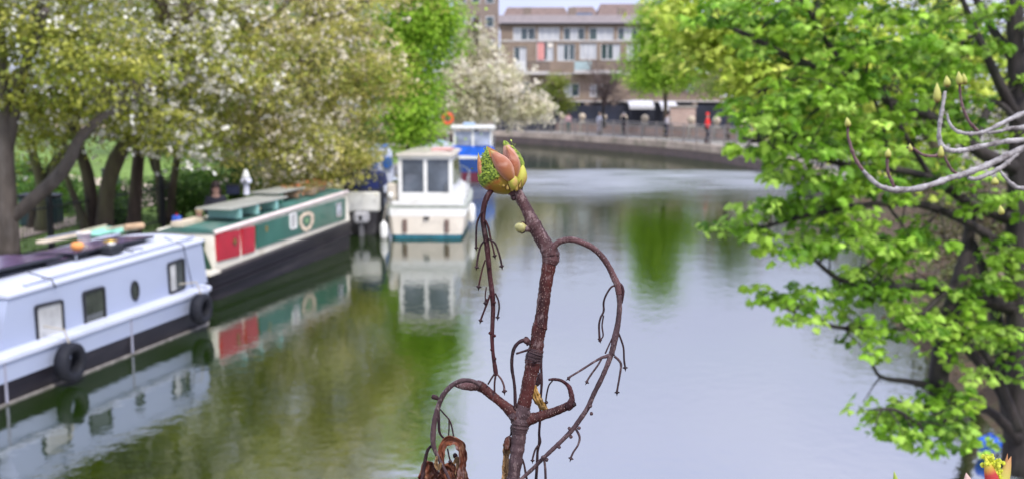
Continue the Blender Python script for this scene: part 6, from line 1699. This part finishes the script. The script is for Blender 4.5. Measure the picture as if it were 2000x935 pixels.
def cf_base(u, c, f, q): return mixc((.60, .45, .06), mixc(ORG, (.5, .42, .05), .5 + mnoise.noise(q * 300)), u * 1.2), 0
def cf_yel(u, c, f, q): return mixc(mixc(YEL, (.60, .62, .10), u), (.66, .30, .16), max(0, mnoise.noise(q * 350)) * 1.2), 0
bud = empty('x', tw_e.location); bpy.data.objects.remove(bud)
def cf_core(u, c, f, q):
    cm = max(0, min(1, (u - .30 - .15 * max(0, -c)) / .08)) if c > -.1 else 0
    cm = max(cm, max(0, min(1, 1 - abs(u - .42) / .10)) * (.9 if c > -.5 else 0) * (1 if mnoise.noise(q * 500) > -.15 else .2))
    base_ = mixc((.34, .30, .03), mixc((.36, .12, .03), (.32, .19, .03), .5 + 1.5 * mnoise.noise(q * 260)), min(1, u * 3.5))
    return mixc(base_, crumcol(q), cm), cm * .8
def bp(*a, **k): return petal(*a, parent=tw_e, **k)
bp('bud', (1002, 374), (951, 286), 78, .021, cf_core, .001, BMG, bulge=1.02, crum=.0008, bend=12, nu=70, nv=84)
bp('bud_scale', (990, 368), (934, 298), 22, .010, cf_leftscale, -.001, BM, bulge=.95, bend=19)
bp('bud_scale', (1000, 352), (958, 294), 34, .009, cf_mid, -.0080, BM, bulge=1.0, bend=-3)
bp('folded_leaf', (1004, 366), (984, 273), 44, .016, cf_right, .002, BMG, bulge=1.0, crum=.0006, bend=-9)
bp('bud_scale', (1002, 356), (988, 284), 24, .009, cf_mid, -.0040, BM, bulge=1.0, bend=-9)
bp('bud_scale', (1006, 374), (1018, 314), 26, .012, cf_yel, -.0005, BM, bulge=1.0, bend=-6)
bp('bud_scale', (1004, 372), (992, 334), 22, .009, cf_yel, -.0055, BM, bulge=1.0, bend=-3)
# little green frills around the foot of the pink scale, ragged collar below
g7 = np.random.default_rng(12); fr_p = []; fr_c = []
for k in range(70):
    t_ = g7.random(); x = 948 + 42 * t_ + g7.normal() * 3; y = 333 + 10 * math.sin(t_ * 3) + g7.normal() * 6
    fr_p.append(V(x, y, D0 - .0085 + .004 * abs(t_ - .5) + g7.normal() * .0006)); fr_c.append(mixc(DGR, LIME, g7.random() * .8))
for k in range(36):
    x = 941 + g7.normal() * 8 + 5; y = 306 + g7.normal() * 13; fr_p.append(V(x + 2, y + 4, D0 - .0074 + g7.normal() * .0005)); fr_c.append(mixc(DGR, LIME, .2 + g7.random()))
for k in range(26):
    t_ = g7.random(); x = 1000 + 20 * t_ + g7.normal() * 1.2; y = 280 + 50 * t_ ** 1.3 + g7.normal() * 2; fr_p.append(V(x, y, D0 - .001 + g7.normal() * .001)); fr_c.append(mixc(LIME, (.6, .7, .15), g7.random()))
_fr = .0015
foliage('leaf_frill', np.array(fr_p), _fr * (.5 + g7.random(len(fr_p))), np.array(fr_c), tmpl_simple(), BMG, tw_e, up=.1, droop=0, seed=5)
for (x0, y0, x1, y1, w_) in ((985, 366, 979, 352, 8), (992, 372, 990, 354, 8), (1000, 374, 1001, 355, 8), (1008, 374, 1012, 352, 8), (1014, 368, 1019, 350, 6), (978, 362, 968, 356, 7)):
    petal('collar_scale', (x0, y0), (x1, y1), w_, .0025, lambda u, c, f, q: (mixc((.55, .40, .08), (.09, .03, .02), abs(c) * .9 + u * .5), 0), -.0060, BM, nu=10, nv=10)
TW('bud_base', [(1008, 380, 21), (1002, 372, 26), (994, 364, 30), (986, 358, 28)], TM_PUR, .001, sm=4, n=12)
TW('bud_base', [(1016, 378, 6), (1018, 366, 7), (1017, 352, 5)], TM_DARK, .000, sm=4, n=8)

# ================================================================== OPENING SHOOT, LOWER RIGHT
D1 = .72
sh = empty('opening_bud_shoot', (V(1945, 960, D1).x, V(1945, 960, D1).y, .55), 'bursting yellow flower bud with red and tan scales at the lower right corner', 'twig')
mb = MB(); p0 = V(1945, 950, D1); mb.tube([(p0.x + .05, p0.y, .35), (p0.x + .02, p0.y, 1.8), (p0.x, p0.y, p0.z)], [.014, .009, .004], 8, smooth=5); mb.build('stem', TM_GREY, sh, smooth=True, world=True)
petal('bud_scale', (1945, 960), (1924, 890), 26, .007, lambda u, c, f, q: (mixc((.50, .05, .05), (.62, .60, .06), (u - .5) * 3), 0), -.004, BM, D=D1, parent=sh, bulge=.8)
petal('bud_scale', (1950, 962), (1975, 890), 24, .006, lambda u, c, f, q: (mixc((.62, .58, .12), (.55, .28, .12), (u - .4) * 2), 0), .002, BM, D=D1, parent=sh, bulge=.8)
petal('bud_scale', (1956, 962), (1968, 884), 12, .005, lambda u, c, f, q: (mixc((.62, .40, .18), (.45, .2, .08), u), 0), .004, BM, D=D1, parent=sh, bulge=.9)
fl = []; g8 = np.random.default_rng(2)
mb = MB()
for k in range(84):
    x, y = 1934 + g8.normal() * 8, 901 + g8.normal() * 7
    if k > 50: x, y = 1949 + g8.normal() * 5, 922 + g8.normal() * 11
    c = V(x, y, D1 + g8.normal() * .003); r = (2.6 + 2.2 * g8.random()) * D1 / FPX; mb.ball(c, r, r, r * 1.1, 5, 7)
mb.build('flower_cluster', mat('yellow_green_flower', (.62, .66, .05), rough=.5, var=.25, scale=300), sh, smooth=True, world=True)
for (x, y, D_, w_, lb, c1, c2) in ((1893, 926, .72, 34, 'pale pink bud tip just inside the lower edge beside the yellow bud', (.62, .36, .30), (.66, .46, .40)), (1752, 922, .95, 18, 'small green bud tip at the lower edge below the maple leaves', (.25, .36, .05), (.40, .50, .08))):
    s2 = empty('bud_shoot', (V(x, 960, D_).x, V(x, 960, D_).y, .55), lb, 'twig'); p0 = V(x, 962, D_)
    mb = MB(); mb.tube([(p0.x + .03, p0.y, .35), (p0.x, p0.y, 1.9), (p0.x, p0.y, p0.z)], [.012, .008, .003], 8, smooth=5); mb.build('stem', TM_GREY, s2, smooth=True, world=True)
    petal('bud', (x + 6, 985), (x - 6, y - 4), w_, .010, lambda u, c, f, q: (mixc(c1, c2, u), 0), 0, BM, D=D_, parent=s2, bulge=.7)

# ================================================================== GREY BUDDING BRANCH, RIGHT
D2 = 1.15
gb = empty('grey_branch', V(2420, 520, D2), 'smooth pale grey branch with upturned tips and yellow buds, in front of the maple', 'branch')
GT = twig_mat('pale_grey_bark', (.13, .115, .11), (.44, .42, .41), (.56, .53, .52), .5, 300, (1, 1, 1), ring=.35)
DT = twig_mat('dark_shoot_bark', (.07, .035, .035), (.17, .10, .10), (.3, .24, .22), .4, 300, ring=.3)
def GTW(L, m=GT, sc1=True, dz=0.0):
    L = [(1620 + a / 2.921, 100 + b / 2.921, c) for a, b, c in L] if sc1 else L
    pts = [V(a, b, D2 + dz) for a, b, c in L]; rad = [c * .82 * D2 / FPX / 2 for a, b, c in L]; pts, rad = catmull(pts, rad, 5)
    rr = random.Random(int(L[0][0])); rad = [r * (1 + rr.uniform(-.10, .10) + (.32 if k % 6 == 3 else 0)) for k, r in enumerate(rad)]
    MB().tube(pts, rad, 10).build('twig', m, gb, smooth=True, world=True)
GTW([(190, 680, 8), (270, 760, 11), (330, 785, 12), (380, 792, 14), (490, 787, 14), (600, 757, 14), (700, 720, 14), (760, 705, 14), (830, 680, 14), (900, 652, 14), (1000, 603, 15), (1110, 553, 16), (1400, 430, 20), (1900, 330, 28), (2350, 700, 40)])
GTW([(105, 410, 5), (105, 480, 6), (118, 530, 7), (130, 570, 8), (150, 620, 8), (190, 680, 9)], DT)
GTW([(790, 722, 9), (830, 730, 10), (870, 718, 11), (910, 700, 11), (950, 682, 11), (1000, 650, 11), (1035, 615, 11), (1080, 575, 11)])
GTW([(660, 230, 7), (650, 290, 8), (640, 350, 9), (630, 410, 9), (625, 480, 10), (632, 520, 11), (650, 548, 12), (690, 567, 12), (760, 567, 12), (850, 547, 12), (1000, 517, 12), (1110, 507, 12), (1400, 480, 14), (1900, 400, 20)])
GTW([(742, 190, 5), (748, 260, 6), (760, 320, 6), (780, 370, 6), (805, 415, 7), (845, 455, 8)], DT)
GTW([(672, 360, 4), (680, 400, 6), (705, 440, 7), (740, 462, 8), (800, 472, 9), (860, 466, 9), (900, 455, 9), (1000, 405, 10), (1110, 355, 11), (1400, 260, 14), (1900, 330, 20)])
GTW([(900, 466, 6), (960, 460, 8), (1040, 440, 9), (1110, 436, 10), (1400, 400, 12)])
GTW([(440, 550, 5), (480, 558, 6), (510, 578, 6), (550, 597, 7), (610, 597, 7), (640, 575, 7)], DT)
GTW([(330, 600, 6), (330, 650, 7), (335, 700, 7), (355, 740, 8), (370, 785, 8)], DT)
GTW([(655, 600, 4), (680, 650, 6), (710, 690, 7), (760, 705, 7)], DT)
GTW([(975, 685, 6), (1010, 730, 8), (1050, 765, 9), (1110, 785, 9), (1400, 800, 11), (1900, 790, 14), (2350, 700, 20)], GT)
YB_ = lambda u, c, f, q: (mixc(mixc((.24, .14, .06), (.40, .40, .08), u * 4), (.60, .60, .18), u), 0)
for (a, b, ln, w_) in ((105, 430, 62, 14), (612, 290, 110, 18), (670, 200, 70, 16), (742, 190, 75, 16), (770, 185, 70, 12), (632, 605, 70, 14), (330, 605, 60, 15), (460, 570, 50, 9), (940, 760, 50, 18), (980, 930, 60, 14)):
    x, y = 1620 + a / 2.921, 100 + b / 2.921
    w_ *= .85; ln *= .85 + .2 * ((a * 7) % 5) / 5
    petal('bud', (x + 1, y + 2), (x + ((a * 13) % 7 - 3) * .7, y - ln / 2.921), w_, .008, YB_, 0, BM, D=D2 - .002, parent=gb, bulge=.8, nu=12, nv=12)
# its limb stands on the bank below the bridge, out of view
pe = V(1620 + 2350 / 2.921, 100 + 700 / 2.921, D2)
mb = MB(); mb.tube([pe, (pe.x + .15, pe.y - .1, 2.2), (pe.x + .1, pe.y - .2, .3)], [.012, .022, .035], 10, smooth=5); mb.build('limb', TM_GREY, gb, smooth=True, world=True)
